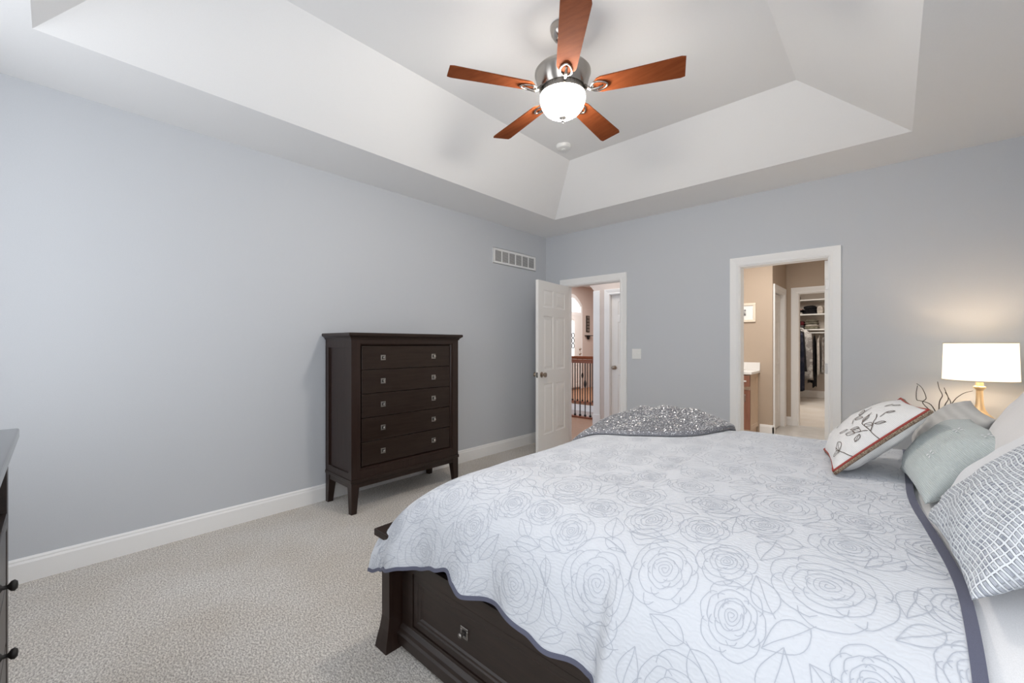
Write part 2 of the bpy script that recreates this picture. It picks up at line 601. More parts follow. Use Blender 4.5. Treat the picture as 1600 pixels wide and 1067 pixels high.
# open entry door
T1 = Matrix.Translation((0.352, -0.012, 0.012)) @ Matrix.Rotation(R(-82.5), 4, 'Z')
bm = BM(); paneled_slab(bm, 0.765, 2.03, 0.035, six(0.765), DPROF, T1)
d1 = obj('door_1', bm, M['door'], kind='structure')
door_knob(d1, 0.695, 0.035, 0.93, 1, M['knob'], mtx=T1)
door_knob(d1, 0.695, 0.0, 0.93, -1, M['knob'], mtx=T1)
bm = BM(); box(bm, (0.763, 0.006, 0.90), (0.767, 0.029, 0.96), 0, 1, T1); box(bm, (0.765, 0.010, 0.918), (0.777, 0.026, 0.942), 0.002, 1, T1)
obj('latch', bm, M['nickel'], d1)
# closed hall door
T2 = Matrix.Translation((D2[0] + 0.008, HY + 0.03, 0.012))
bm = BM(); paneled_slab(bm, 0.738, 2.03, 0.035, six(0.738), DPROF, T2)
d2 = obj('door_2', bm, M['door'], kind='structure')
door_knob(d2, 0.06, 0.0, 0.93, -1, M['knob'], mtx=T2)

# front door with arched transom, in the foyer's left wall (plane x = FX)
YC = 5.43
bm = BM()
dx = FX + 0.02
panel_face(bm, (dx + 0.03, YC - 0.44, 0.06), (0, 1, 0), (0, 0, 1), (1, 0, 0), 0.88, 2.06,
           [(0.10, 0.10, 0.36, 0.62), (0.52, 0.10, 0.78, 0.62), (0.33, 0.78, 0.55, 1.95)], [(0.01, 0.008), (0.03, 0.008), (0.05, 0.002)])
box(bm, (FX, YC - 0.44, 0.06), (dx + 0.02, YC + 0.44, 2.12))
d4 = obj('door_4', bm, M['door'], kind='structure')
bm = BM(); box(bm, (dx + 0.03, YC - 0.065, 0.92), (dx + 0.04, YC + 0.065, 1.95)); obj('door_glass', bm, M['daypane'], d4)
bm = BM()
for k, z in enumerate((1.25, 1.40, 1.55)):
    tube(bm, [(dx + 0.045, YC + 0.06 * math.cos(t), z + 0.07 * math.sin(t)) for t in [2 * math.pi * q / 16 for q in range(16)]], 0.012, 6, closed=True)
obj('scrollwork', bm, M['iron'], d4)
for z, r in ((1.02, 0.03), (1.16, 0.026)):
    b2 = BM(); lathe(b2, [(r, 0), (r, 0.012), (0.012, 0.018), (0.012, 0.03), (0.024, 0.04), (0.02, 0.055), (0, 0.058)], n=16, mtx=Matrix.Translation((dx + 0.03, YC + 0.36, z)) @ Matrix.Rotation(R(90), 4, 'Y'))
    obj('door_knob', b2, M['knob'], d4, smooth=True)
bm = BM()
n = 20
zt0, zt1 = 2.22, 2.60
arc = [(YC - 0.40 + 0.80 * k / n, 2.40 + 0.22 * math.sin(math.pi * k / n)) for k in range(n + 1)]
prism(bm, [(YC - 0.40, zt0)] + arc[0:] + [(YC + 0.40, zt0)], FX + 0.01, FX + 0.022, 0)
w3 = obj('window_3', bm, M['daypane'], kind='structure')
bm = BM()
oarc = [(YC - 0.52 + 1.04 * k / n, 2.42 + 0.31 * math.sin(math.pi * k / n)) for k in range(n + 1)]
for (p, q), (a, b) in zip(zip(arc, arc[1:]), zip(oarc, oarc[1:])):
    prism(bm, [p, q, b, a], FX, FX + 0.05, 0)
for s in (-1, 1):
    box(bm, (FX, YC + s * 0.48 - 0.04, 0), (FX + 0.05, YC + s * 0.48 + 0.04, 2.43), 0.004)
box(bm, (FX, YC - 0.44, 2.12), (FX + 0.05, YC + 0.44, 2.22), 0.004)
for q in (-0.16, 0.0, 0.16):
    box(bm, (FX + 0.02, YC + q - 0.008, 2.22), (FX + 0.035, YC + q + 0.008, 2.60))
obj('window_frame', bm, M['trim'], w3)

# railing beside the stairwell: two runs
def balustrade(y, x0, x1, step, label, knuckle):
    t = thing('stair_railing', label, 'railing', ((x0 + x1) / 2, y, 0))
    bm = BM()
    prism(bm, [(y - 0.032, 0.965), (y + 0.032, 0.965), (y + 0.035, 1.0), (y + 0.02, 1.03), (y - 0.02, 1.03), (y - 0.035, 1.0)], x0, x1, 0)
    obj('handrail', bm, M['railwood'], t)
    bm = BM(); box(bm, (x0, y - 0.05, 0.0), (x1, y + 0.05, 0.028), 0.004); obj('base_plate', bm, M['railwood'], t)
    k = 0
    x = x1 - 0.055
    while x > x0 + 0.02:
        bm = BM()
        box(bm, (x - 0.007, y - 0.007, 0.028), (x + 0.007, y + 0.007, 0.966))
        box(bm, (x - 0.016, y - 0.016, 0.028), (x + 0.016, y + 0.016, 0.06), 0.004)
        if k % 3 == knuckle:
            lathe(bm, [(0.008, -0.07), (0.022, -0.03), (0.026, 0), (0.022, 0.03), (0.008, 0.07)], (x, y, 0.60), 10)
        obj('baluster', bm, M['iron'], t)
        x -= step
        k += 1
    return t


balustrade(1.77, -1.10, -0.34, 0.105, 'wood-topped iron railing nearest the bedroom doorway', 1)
balustrade(3.41, -2.35, -1.30, 0.13, 'far iron railing across the stairwell, behind the nearer railing', 2)

# plaque with stacked letters and a small shelf under it, on the foyer wall
t = thing('wall_plaque', 'narrow dark vertical plaque with stacked pale letter blocks on foyer wall', 'plaque', (FX, 6.3, 1.9))
bm = BM(); box(bm, (FX, 6.21, 1.66), (FX + 0.02, 6.39, 2.15), 0.003); obj('board', bm, M['iron'], t)
for k in range(5):
    bm = BM(); zz = 1.675 + k * 0.094
    box(bm, (FX + 0.02, 6.245, zz + 0.008), (FX + 0.026, 6.355, zz + 0.08), 0.002)
    box(bm, (FX + 0.026, 6.28, zz + 0.025), (FX + 0.03, 6.32, zz + 0.06), 0.001)
    obj('letter_block', bm, M['pewter'], t)
bm = BM(); box(bm, (FX, 6.14, 1.545), (FX + 0.11, 6.44, 1.565), 0.003)
prism(bm, [(6.24, 1.545), (6.34, 1.545), (6.29, 1.44)], FX, FX + 0.07, 0)
tag(obj('wall_shelf', bm, M['iron']), 'small dark bracket shelf under the stacked letter plaque', 'shelf')

# ------------------------------------------------------------------ bathroom and closet beyond the second opening
BY, CY = 2.43, 3.45
bm = BM(); box(bm, (1.5, 0.06, -0.1), (W + 0.1, CY + 0.06, 0)); obj('floor_bathroom', bm, M['tile'], kind='structure')
bm = BM(); box(bm, (1.5, BY, 0), (2.22, BY + 0.1, H)); obj('wall_bathroom_back', bm, M['tan'], kind='structure')
B3 = (2.56, 3.25, 2.08)   # y range and top of the side door opening
bm = BM()
for a, b in (((2.12, BY + 0.1, 0), (2.22, B3[0], H)), ((2.12, B3[0], B3[2]), (2.22, B3[1], H)), ((2.12, B3[1], 0), (2.22, CY, H))):
    box(bm, a, b)
obj('wall_bathroom_side', bm, M['tan'], kind='structure')
C2 = (2.385, 3.08, 2.10)
bm = BM()
for a, b in (((1.5, CY, 0), (C2[0], CY + 0.12, H)), ((C2[0], CY, C2[2]), (C2[1], CY + 0.12, H)), ((C2[1], CY, 0), (W, CY + 0.12, H))):
    box(bm, a, b)
obj('wall_bathroom_far', bm, M['tan'], kind='structure')
bm = BM(); box(bm, (W, 0.12, 0), (W + 0.1, CY, H)); obj('wall_bathroom_right', bm, M['tan'], kind='structure')
bm = BM(); box(bm, (1.5, 0.12, H), (W + 0.1, 8.3, H + 0.08)); obj('ceiling_bathroom', bm, M['ceil'], kind='structure')
bm = BM(); casing(bm, *C2, CY, w=0.095); jamb(bm, *C2, CY, CY + 0.12); obj('trim_6', bm, M['trim'], kind='structure')
# side door: casing built in a rotated frame so that local -y faces +x
TS = Matrix.Translation((2.22, 0, 0)) @ Matrix.Rotation(R(90), 4, 'Z')
bm = BM()
t_ = bmesh.new(); casing(t_, B3[0], B3[1], B3[2], 0.0, w=0.088); jamb(t_, B3[0], B3[1], B3[2], 0.0, 0.10); merge(bm, t_, TS)
obj('trim_7', bm, M['trim'], kind='structure')
T5 = TS @ Matrix.Translation((B3[0] + 0.006, 0.045, 0.012))
bm = BM(); paneled_slab(bm, 0.678, 2.05, 0.035, six(0.678, 2.05), DPROF, T5)
d5 = obj('door_5', bm, M['door'], kind='structure')
hinges(d5, [(0.012, -0.003, z) for z in (0.28, 1.05, 1.80)], M['pewter'], T5)
bm = BM()
prism(bm, [(BY - u, v) for u, v in base_profile()], 2.06, 2.236, 0)
prism(bm, [(2.22 + u, v) for u, v in base_profile()], BY - 0.016, B3[0] - 0.088, 1)
prism(bm, [(CY - u, v) for u, v in base_profile()], 2.22, C2[0] - 0.095, 0)
obj('baseboard_bathroom', bm, M['trim'], kind='structure')
# bathroom door standing open at 90 degrees: hinge edge towards the bedroom
T3 = Matrix.Translation((3.086, 0.118, 0.012)) @ Matrix.Rotation(R(90), 4, 'Z')
bm = BM(); paneled_slab(bm, 0.68, 2.03, 0.036, six(0.68), DPROF, T3)
d3 = obj('door_3', bm, M['door'], kind='structure')
for z in (0.25, 1.08, 1.83):
    b2 = BM(); box(b2, (3.055, 0.113, z - 0.045), (3.084, 0.117, z + 0.045), 0.001, 1)
    lathe(b2, [(0.007, -0.05), (0.007, 0.05)], (3.084, 0.111, z), 10)
    obj('hinge', b2, M['pewter'], d3)

# vanity
t = thing('bathroom_vanity', 'pale oak bathroom vanity with white countertop against the tan wall', 'vanity', (1.8, 2.1, 0))
bm = BM(); panel_face(bm, (2.04, 1.98, 0.10), (0, 1, 0), (0, 0, 1), (1, 0, 0), 0.44, 0.78, [(0.05, 0.06, 0.39, 0.72)], [(0.006, 0.006)])
box(bm, (1.52, 1.985, 0.10), (2.035, BY - 0.006, 0.875)); box(bm, (1.52, 2.03, 0), (2.02, BY - 0.006, 0.10)); obj('cabinet', bm, M['oak'], t)
bm = BM(); box(bm, (1.80, 1.962, 0.11), (2.038, 1.984, 0.66), 0.003); dr = obj('door', bm, M['redoak'], t)
bm = BM(); tube(bm, [(1.98, 1.962, 0.5), (1.98, 1.94, 0.5), (1.98, 1.94, 0.6), (1.98, 1.962, 0.6)], 0.005, 6); obj('handle', bm, M['nickel'], dr)
bm = BM(); box(bm, (1.80, 1.93, 0.71), (2.038, 1.984, 0.86), 0.003); dr = obj('drawer', bm, M['redoak'], t)
bm = BM(); box(bm, (1.79, 1.915, 0.775), (2.0, 1.93, 0.795), 0.003); obj('handle', bm, M['white'], dr)
bm = BM(); box(bm, (1.52, 1.93, 0.878), (2.065, BY - 0.003, 0.915), 0.006); obj('countertop', bm, M['counter'], t)
bm = BM(); box(bm, (1.52, BY - 0.02, 0.915), (2.065, BY - 0.003, 1.03), 0.004); obj('backsplash', bm, M['counter'], t)

# framed picture
t = thing('picture_frame', 'small pale framed picture with wide mat hanging on tan wall', 'picture', (1.83, BY, 1.77))
x0, x1, z0, z1 = 1.62, 2.01, 1.625, 1.905
bm = BM()
for a, b in (((x0, BY - 0.025, z0), (x1, BY, z0 + 0.035)), ((x0, BY - 0.025, z1 - 0.035), (x1, BY, z1)), ((x0, BY - 0.025, z0 + 0.035), (x0 + 0.035, BY, z1 - 0.035)), ((x1 - 0.035, BY - 0.025, z0 + 0.035), (x1, BY, z1 - 0.035))):
    box(bm, a, b, 0.004)
obj('frame', bm, mat('cream_frame', (0.78, 0.70, 0.58), 0.5), t)
bm = BM(); box(bm, (x0 + 0.035, BY - 0.012, z0 + 0.035), (x1 - 0.035, BY - 0.006, z1 - 0.035)); obj('mat_board', bm, mat('mat_board_white', (0.85, 0.85, 0.84), 0.8), t)
bm = BM(); box(bm, (x0 + 0.13, BY - 0.015, z0 + 0.095), (x1 - 0.13, BY - 0.012, z1 - 0.095))
pm = mat('photo_print', (0.1, 0.1, 0.11), 0.4); add_noise(pm, (0.04, 0.04, 0.05), (0.5, 0.5, 0.5), 30, lo=0.45, hi=0.6)
obj('print', bm, pm, t)

# closet
KX0, KX1, KY = 1.55, 3.7, 7.95
bm = BM(); box(bm, (KX0 - 0.05, CY + 0.06, -0.1), (KX1 + 0.1, KY + 0.1, 0.0)); obj('floor_closet', bm, M['closetcarpet'], kind='structure')
bm = BM(); box(bm, (KX0, KY, 0), (KX1, KY + 0.1, H)); obj('wall_closet_back', bm, M['closetpaint'], kind='structure')
bm = BM(); box(bm, (KX0 - 0.05, CY + 0.12, 0), (KX0, KY + 0.1, H)); obj('wall_closet_left', bm, M['closetpaint'], kind='structure')
bm = BM(); box(bm, (KX1, CY + 0.12, 0), (KX1 + 0.1, KY + 0.1, H)); obj('wall_closet_right', bm, M['closetpaint'], kind='structure')
bm = BM(); prism(bm, [(KY - u, v * 1.25) for u, v in base_profile()], KX0, KX1, 0); obj('baseboard_closet', bm, M['trim'], kind='structure')
SY = KY - 0.42
SHZ = (2.36, 2.015, 1.655)
t = thing('closet_shelving', 'white closet shelving with a hanging rod along the back wall', 'shelving', (2.4, KY, 0))
for k, z in enumerate(SHZ):
    bm = BM(); box(bm, (KX0 if k < 2 else 1.80, SY, z - 0.03), (KX1, KY, z), 0.003); obj('shelf', bm, M['white'], t)
bm = BM(); tube(bm, [(1.80, SY + 0.05, 1.565), (KX1, SY + 0.05, 1.565)], 0.018, 12); obj('rod', bm, M['white'], t)
for x in (1.80, 3.0):
    bm = BM(); box(bm, (x, SY + 0.01, 1.50), (x + 0.02, KY, 1.625), 0.002); obj('bracket', bm, M['white'], t)
t = thing('closet_side_rod', 'white hanging rod along the left side of the closet', 'rod', (KX0, 6.0, 1.72))
bm = BM(); tube(bm, [(KX0 + 0.30, 4.2, 1.72), (KX0 + 0.30, 7.2, 1.72)], 0.016, 12); obj('rod', bm, M['white'], t)
for y in (4.4, 7.0):
    bm = BM(); box(bm, (KX0, y - 0.012, 1.62), (KX0 + 0.31, y + 0.012, 1.71), 0.002); obj('bracket', bm, M['white'], t)


def cloth_mat(name, c1, c2, scale=9, lo=0.45, hi=0.55):
    m = mat(name, c1, 0.85, spec=0.1)
    return add_noise(m, c1, c2, scale, detail=3, lo=lo, hi=hi)


CM = {
    'floral': cloth_mat('floral_cloth', (0.07, 0.05, 0.05), (0.62, 0.54, 0.46), 13, 0.44, 0.52),
    'charcoal': cloth_mat('charcoal_cloth', (0.03, 0.028, 0.03), (0.10, 0.09, 0.09), 12),
    'black': cloth_mat('black_cloth', (0.010, 0.010, 0.012), (0.022, 0.02, 0.022), 15),
    'grey': cloth_mat('grey_cloth', (0.22, 0.20, 0.19), (0.42, 0.40, 0.38), 14),
    'navy': cloth_mat('navy_cloth', (0.015, 0.017, 0.03), (0.035, 0.035, 0.05), 10),
    'maroon': cloth_mat('maroon_cloth', (0.12, 0.02, 0.025), (0.03, 0.02, 0.02), 18),
    'olive': cloth_mat('olive_cloth', (0.16, 0.15, 0.11), (0.24, 0.22, 0.17), 20),
    'moss': cloth_mat('moss_cloth', (0.10, 0.09, 0.07), (0.15, 0.14, 0.11), 20),
    'pale': cloth_mat('pale_cloth', (0.46, 0.42, 0.38), (0.60, 0.55, 0.50), 14),
    'pinkish': cloth_mat('dusty_rose_cloth', (0.40, 0.24, 0.22), (0.5, 0.33, 0.3), 14),
}


def garment(name, x, y, ztop, zbot, thick, depth, m, label, cat, along='y', flare=1.15, seed=0, z_h=0.045):
    """clothes on a hanger; the shoulders run along `along`"""
    g = thing(name, label, cat, (x, y, ztop + z_h), 'clothes hanging in the closet')
    rnd = random.Random(seed)
    bm = BM()
    nz, na = 26, 28
    ph = rnd.random() * 6
    rings = []
    for i in range(nz + 1):
        f = i / nz
        z = ztop + (zbot - ztop) * f
        sh = min(1.0, 0.25 + f * 7.0) if f < 0.11 else 1.0
        hw = depth / 2 * sh * (1 + (flare - 1) * f)
        ht = thick / 2 * (0.45 + 0.55 * min(1, f * 6)) * (1 + 0.2 * f)
        ring = []
        for k in range(na):
            a = 2 * math.pi * k / na
            rr = 1 + 0.12 * math.sin(5 * a + ph + 2 * f) * min(1, f * 3) + 0.06 * math.sin(9 * a - ph) * f
            u, v = hw * math.cos(a) * rr, ht * math.sin(a) * rr
            dz = 0.02 * math.sin(3 * a + ph) * f - (0.02 * abs(math.cos(a)) if f < 0.1 else 0)
            ring.append(bm.verts.new((x + (v if along == 'y' else u), y + (u if along == 'y' else v), z + dz)))
        rings.append(ring)
    for A, B in zip(rings, rings[1:]):
        for k in range(na):
            bm.faces.new([A[k], A[(k + 1) % na], B[(k + 1) % na], B[k]])
    bm.faces.new(rings[0]); bm.faces.new(rings[-1])
    obj('cloth', bm, m, g, smooth=True)
    bm = BM()
    hook = [(0.0, 0.0)] + [(0.016 * math.sin(t), z_h + 0.0165 * math.cos(t) - 0.004) for t in [R(200), R(150), R(90), R(30), R(-20), R(-60)]]
    if along == 'y':
        tube(bm, [(x, y + a, ztop - 0.01 + b) for a, b in hook], 0.0025, 6)
        tube(bm, [(x, y - depth * 0.42, ztop - 0.06), (x, y, ztop), (x, y + depth * 0.42, ztop - 0.06)], 0.005, 6)
    else:
        tube(bm, [(x + a, y, ztop - 0.01 + b) for a, b in hook], 0.0025, 6)
        tube(bm, [(x - depth * 0.42, y, ztop - 0.06), (x, y, ztop), (x + depth * 0.42, y, ztop - 0.06)], 0.005, 6)
    obj('hanger', bm, M['iron'], g)
    return g


RY = SY + 0.05
garment('hanging_dress', 1.905, RY, 1.51, 0.66, 0.095, 0.40, CM['floral'], 'black and cream floral dress hanging on the back rod', 'dress', seed=1)
garment('hanging_garment', 2.035, RY, 1.51, 0.40, 0.065, 0.40, CM['charcoal'], 'long charcoal patterned garment just right of the floral dress', 'garment', seed=2)
garment('hanging_garment', 2.12, RY, 1.51, 0.30, 0.055, 0.38, CM['black'], 'longest black garment in the middle of the back rod', 'garment', seed=3)
garment('hanging_garment', 2.21, RY, 1.51, 0.58, 0.055, 0.40, CM['pale'], 'pale taupe garment right of the black ones on the back rod', 'garment', seed=4)
garment('hanging_garment', 2.30, RY, 1.51, 0.62, 0.06, 0.40, CM['grey'], 'mottled grey garment at the doorway edge of the back rod', 'garment', seed=5)
SX = KX0 + 0.30
garment('hanging_coat', SX, 6.55, 1.675, 0.72, 0.12, 0.42, CM['black'], 'black coat hanging farthest back on the closet side rod', 'coat', 'x', 1.1, seed=6)
garment('hanging_coat', SX, 6.25, 1.675, 0.30, 0.12, 0.42, CM['navy'], 'long dark navy coat in the middle of the closet side rod', 'coat', 'x', 1.15, seed=7)
garment('hanging_coat', SX, 6.02, 1.675, 1.05, 0.10, 0.40, CM['black'], 'short black jacket nearest the doorway on the closet side rod', 'coat', 'x', 1.0, seed=8)
garment('hanging_skirt', SX + 0.10, 6.78, 1.675, 0.52, 0.10, 0.40, CM['grey'], 'grey striped garment behind the dark coats on the side rod', 'garment', 'x', 1.2, seed=9)


def folded(x0, x1, z, h, m, label, group, y0=SY + 0.03, y1=SY + 0.33, seed=0):
    rnd = random.Random(seed)
    bm = BM()
    n1, n2 = 14, 6
    t = bmesh.new()
    bmesh.ops.create_cube(t, size=1.0)
    bmesh.ops.subdivide_edges(t, edges=t.edges, cuts=7, use_grid_fill=True)
    for v in t.verts:
        X, Y, Z = v.co * 2
        r = 1 - 0.10 * (abs(Z) ** 3)
        px = (x0 + x1) / 2 + (x1 - x0) / 2 * X * r
        py = (y0 + y1) / 2 + (y1 - y0) / 2 * Y * r
        bulge = 1 - 0.35 * X ** 4
        v.co = (px, py, z + h * (0.5 + 0.5 * Z * (bulge if Z > 0 else 1)) + (0.01 * noise.noise((px * 9 + seed, py * 9, Z)) if Z > 0 else 0))
    merge(bm, t)
    return tag(obj('folded_garment', bm, m, smooth=True), label, 'folded clothes', group)


z = SHZ[1]
folded(1.90, 2.16, z, 0.065, CM['black'], 'lowest black folded garment of the middle closet shelf pile', 'folded black clothes', seed=1)
folded(1.905, 2.155, z + 0.062, 0.06, CM['black'], 'black folded garment in the middle of the middle shelf pile', 'folded black clothes', seed=2)
folded(1.91, 2.15, z + 0.119, 0.075, CM['black'], 'topmost black folded garment of the middle closet shelf pile', 'folded black clothes', seed=3)
folded(1.72, 1.885, z, 0.045, CM['pale'], 'pale folded cloth at the bottom left of the middle shelf', 'folded clothes on the left', seed=4)
folded(1.72, 1.885, z + 0.043, 0.06, CM['black'], 'small dark folded cloth on the pale one, middle shelf left', 'folded clothes on the left', seed=5)
folded(1.73, 1.88, z + 0.10, 0.03, CM['pinkish'], 'thin dusty rose cloth topping the left pile of the middle shelf', 'folded clothes on the left', seed=6)
folded(2.17, 2.28, z, 0.18, CM['pale'], 'pale folded stack item right of the black pile', 'folded clothes on the right', seed=16)
z = SHZ[2]
folded(1.93, 2.19, z, 0.075, CM['olive'], 'lowest olive folded sweater on the lower closet shelf', 'folded sweaters on the lower shelf', seed=7)
folded(1.935, 2.185, z + 0.072, 0.035, CM['pale'], 'thin pale grey folded sweater between the olive and moss ones', 'folded sweaters on the lower shelf', seed=8)
folded(1.935, 2.18, z + 0.105, 0.07, CM['moss'], 'moss brown folded sweater on the pale grey one', 'folded sweaters on the lower shelf', seed=9)
folded(1.945, 2.17, z + 0.172, 0.055, CM['moss'], 'topmost dark moss sweater of the lower shelf pile', 'folded sweaters on the lower shelf', seed=10)
folded(1.82, 1.92, z, 0.10, CM['charcoal'], 'dark folded bundle at the left of the lower shelf', 'bundles on the lower shelf', seed=11)
folded(1.825, 1.915, z + 0.097, 0.10, CM['maroon'], 'maroon folded bundle on top of the dark bundle', 'bundles on the lower shelf', seed=12)
bm = BM(); lathe(bm, [(0.03, 0), (0.045, 0.02), (0.04, 0.08), (0.015, 0.12), (0.018, 0.14), (0, 0.145)], (1.80, SY + 0.12, SHZ[0]), 16)
tag(obj('dark_bottle', bm, CM['black'], smooth=True), 'small dark flask alone on the top closet shelf', 'bottle')

# ------------------------------------------------------------------ wall things in the bedroom
t = thing('air_vent', 'white wall register with six louvred panels above the open door', 'vent', (0, -0.625, 2.355))
vy0, vy1, vz0, vz1 = -1.02, -0.23, 2.262, 2.447
bm = BM()
panel_face(bm, (0.012, vy0, vz0), (0, 1, 0), (0, 0, 1), (1, 0, 0), vy1 - vy0, vz1 - vz0,
           [(0.03 + k * 0.1235, 0.028, 0.03 + k * 0.1235 + 0.112, vz1 - vz0 - 0.028) for k in range(6)], [(0.0, 0.012)])
for a, b in (((0, vy0, vz0), (0.012, vy0 + 0.004, vz1)), ((0, vy1 - 0.004, vz0), (0.012, vy1, vz1)), ((0, vy0, vz0), (0.012, vy1, vz0 + 0.004)), ((0, vy0, vz1 - 0.004), (0.012, vy1, vz1))):
    box(bm, a, b)
obj('frame', bm, M['trim'], t)
for k in range(6):
    bm = BM(); ya = vy0 + 0.03 + k * 0.1235
    box(bm, (0.001, ya, vz0 + 0.028), (0.0025, ya + 0.112, vz1 - 0.028))
    g = obj('grille', bm, M['grille'], t)
    bm = BM()
    for q in range(9):
        zz = vz0 + 0.036 + q * 0.0138
        prism(bm, [(0.003, zz + 0.005), (0.010, zz - 0.002), (0.010, zz), (0.003, zz + 0.007)], ya, ya + 0.112, 1) if False else box(bm, (0.003, ya, zz), (0.009, ya + 0.112, zz + 0.006))
    obj('slats', bm, M['slat'], g)

t = thing('light_switch', 'white double light switch plate beside the bedroom doorway', 'switch', (1.321, 0, 1.185))
bm = BM(); box(bm, (1.266, -0.007, 1.127), (1.376, 0, 1.244), 0.003); obj('plate', bm, M['white'], t)
for x in (1.298, 1.344):
    bm = BM(); box(bm, (x - 0.006, -0.016, 1.178), (x + 0.006, -0.006, 1.198), 0.002); obj('toggle', bm, M['white'], t)

t = thing('smoke_detector', 'round white smoke detector on the tray ceiling behind the fan', 'smoke detector', (1.27, -1.37, HT))
bm = BM(); lathe(bm, [(0, -0.001), (0.068, -0.001), (0.068, -0.012), (0.06, -0.03), (0.045, -0.036), (0, -0.036)], (1.27, -1.37, HT), 32); obj('body', bm, M['white'], t, smooth=True, auto=30)
bm = BM(); lathe(bm, [(0.018, -0.036), (0.018, -0.042), (0, -0.042)], (1.27, -1.37, HT), 20); obj('test_button', bm, M['white'], t)

# ------------------------------------------------------------------ ceiling fan
FC = (2.10, -2.55)
t = thing('ceiling_fan', 'five-blade cherry wood ceiling fan with a lit glass bowl', 'ceiling fan', (FC[0], FC[1], HT))
c3 = (FC[0], FC[1], 0)
bm = BM(); lathe(bm, [(0.0, 3.119), (0.070, 3.119), (0.072, 3.105), (0.066, 3.08), (0.050, 3.055), (0.026, 3.04), (0.0, 3.04)], c3, 40); obj('canopy', bm, M['nickel'], t, smooth=True, auto=35)
bm = BM(); lathe(bm, [(0.0125, 3.045), (0.0125, 2.90)], c3, 20); obj('downrod', bm, M['nickel'], t, smooth=True, auto=35)
bm = BM(); lathe(bm, [(0.0, 2.955), (0.024, 2.955), (0.03, 2.93), (0.036, 2.905), (0.05, 2.895), (0.10, 2.885), (0.150, 2.868), (0.160, 2.855), (0.160, 2.845), (0.156, 2.835), (0.140, 2.775), (0.128, 2.757), (0.0, 2.757)], c3, 56); obj('motor_housing', bm, M['nickel'], t, smooth=True, auto=30)
bm = BM()
lathe(bm, [(0.0, 2.757), (0.118, 2.757), (0.118, 2.735), (0.128, 2.733), (0.130, 2.722), (0.0, 2.722)], c3, 56)
for k in range(56):
    a = 2 * math.pi * k / 56
    box(bm, (-0.002, 0.117, 2.736), (0.002, 0.121, 2.756), 0, 1, Matrix.Translation((FC[0], FC[1], 0)) @ Matrix.Rotation(a, 4, 'Z'))
obj('light_ring', bm, M['darknickel'], t)
bm = BM(); lathe(bm, [(0.126, 2.723), (0.129, 2.71), (0.127, 2.69), (0.118, 2.662), (0.100, 2.636), (0.072, 2.616), (0.040, 2.606), (0.0, 2.603)], c3, 48, cap=False); obj('glass_bowl', bm, M['glassglow'], t, smooth=True)
point('fan_ceiling_fill', (FC[0] - 0.07, FC[1] - 0.03, 2.93), 0.6, (1.0, 0.93, 0.84), 0.03)  # added fill light to brighten the ceiling above the fan, no bulb modelled here
bm = BM(); lathe(bm, [(0.0, 2.604), (0.020, 2.604), (0.021, 2.598), (0.010, 2.592), (0.006, 2.585), (0.008, 2.578), (0.0, 2.574)], c3, 24)
tube(bm, [(FC[0], FC[1], 2.576), (FC[0] + 0.002, FC[1], 2.570), (FC[0] + 0.008, FC[1], 2.562)], 0.0015, 6)
obj('finial', bm, M['pewter'], t, smooth=True)
for k, ang in enumerate((22.5, 94.5, 166.5, 238.5, 310.5)):
    T = Matrix.Translation((FC[0], FC[1], 2.74)) @ Matrix.Rotation(R(ang), 4, 'Z')
    TP = T @ Matrix.Rotation(R(-11), 4, 'X')
    # blade outline
    r0, r1 = 0.175, 0.655
    left, right = [], []
    nst = 22
    for i in range(nst + 1):
        f = i / nst
        r = r0 + (r1 - r0) * f
        hw = 0.052 + 0.018 * f
        if f < 0.09:
            q = 1 - f / 0.09
            hw *= math.sqrt(max(0.12, 1 - q * q))
        if f > 0.96:
            q = (f - 0.96) / 0.04
            hw *= (1 - 0.10 * q * q)
        left.append((r, hw)); right.append((r, -hw))
    out = right + left[::-1]
    bm = BM(); prism(bm, out, 0.006, 0.013, 2, TP)
    b_ = obj('blade', bm, M['blade'], t)
    # blade iron: curved arm ending in an open teardrop loop under the blade root
    bm = BM()
    pts = [(0.118, 0, 0.028), (0.145, 0, 0.002), (0.170, 0, -0.012), (0.198, 0, -0.010), (0.232, 0, 0.000)]
    tube(bm, [T @ Vector(p) for p in pts], [0.009, 0.010, 0.009, 0.008, 0.006], 10)
    loop = [(0.208 + 0.046 * math.cos(a), 0.027 * math.sin(a) * (1.15 - 0.25 * math.cos(a)), 0.001) for a in [2 * math.pi * q / 28 for q in range(28)]]
    tube(bm, [TP @ Vector(p) for p in loop], 0.0055, 8, closed=True)
    obj('blade_iron', bm, M['nickel'], b_, smooth=True)

# ------------------------------------------------------------------ chest of drawers
CX0, CX1, CY0, CY1 = 0.03, 0.475, -3.005, -1.955
t = thing('chest_of_drawers', 'tall dark espresso chest of five drawers standing against the left wall', 'chest of drawers', ((CX0 + CX1) / 2, (CY0 + CY1) / 2, 0))
bm = BM()
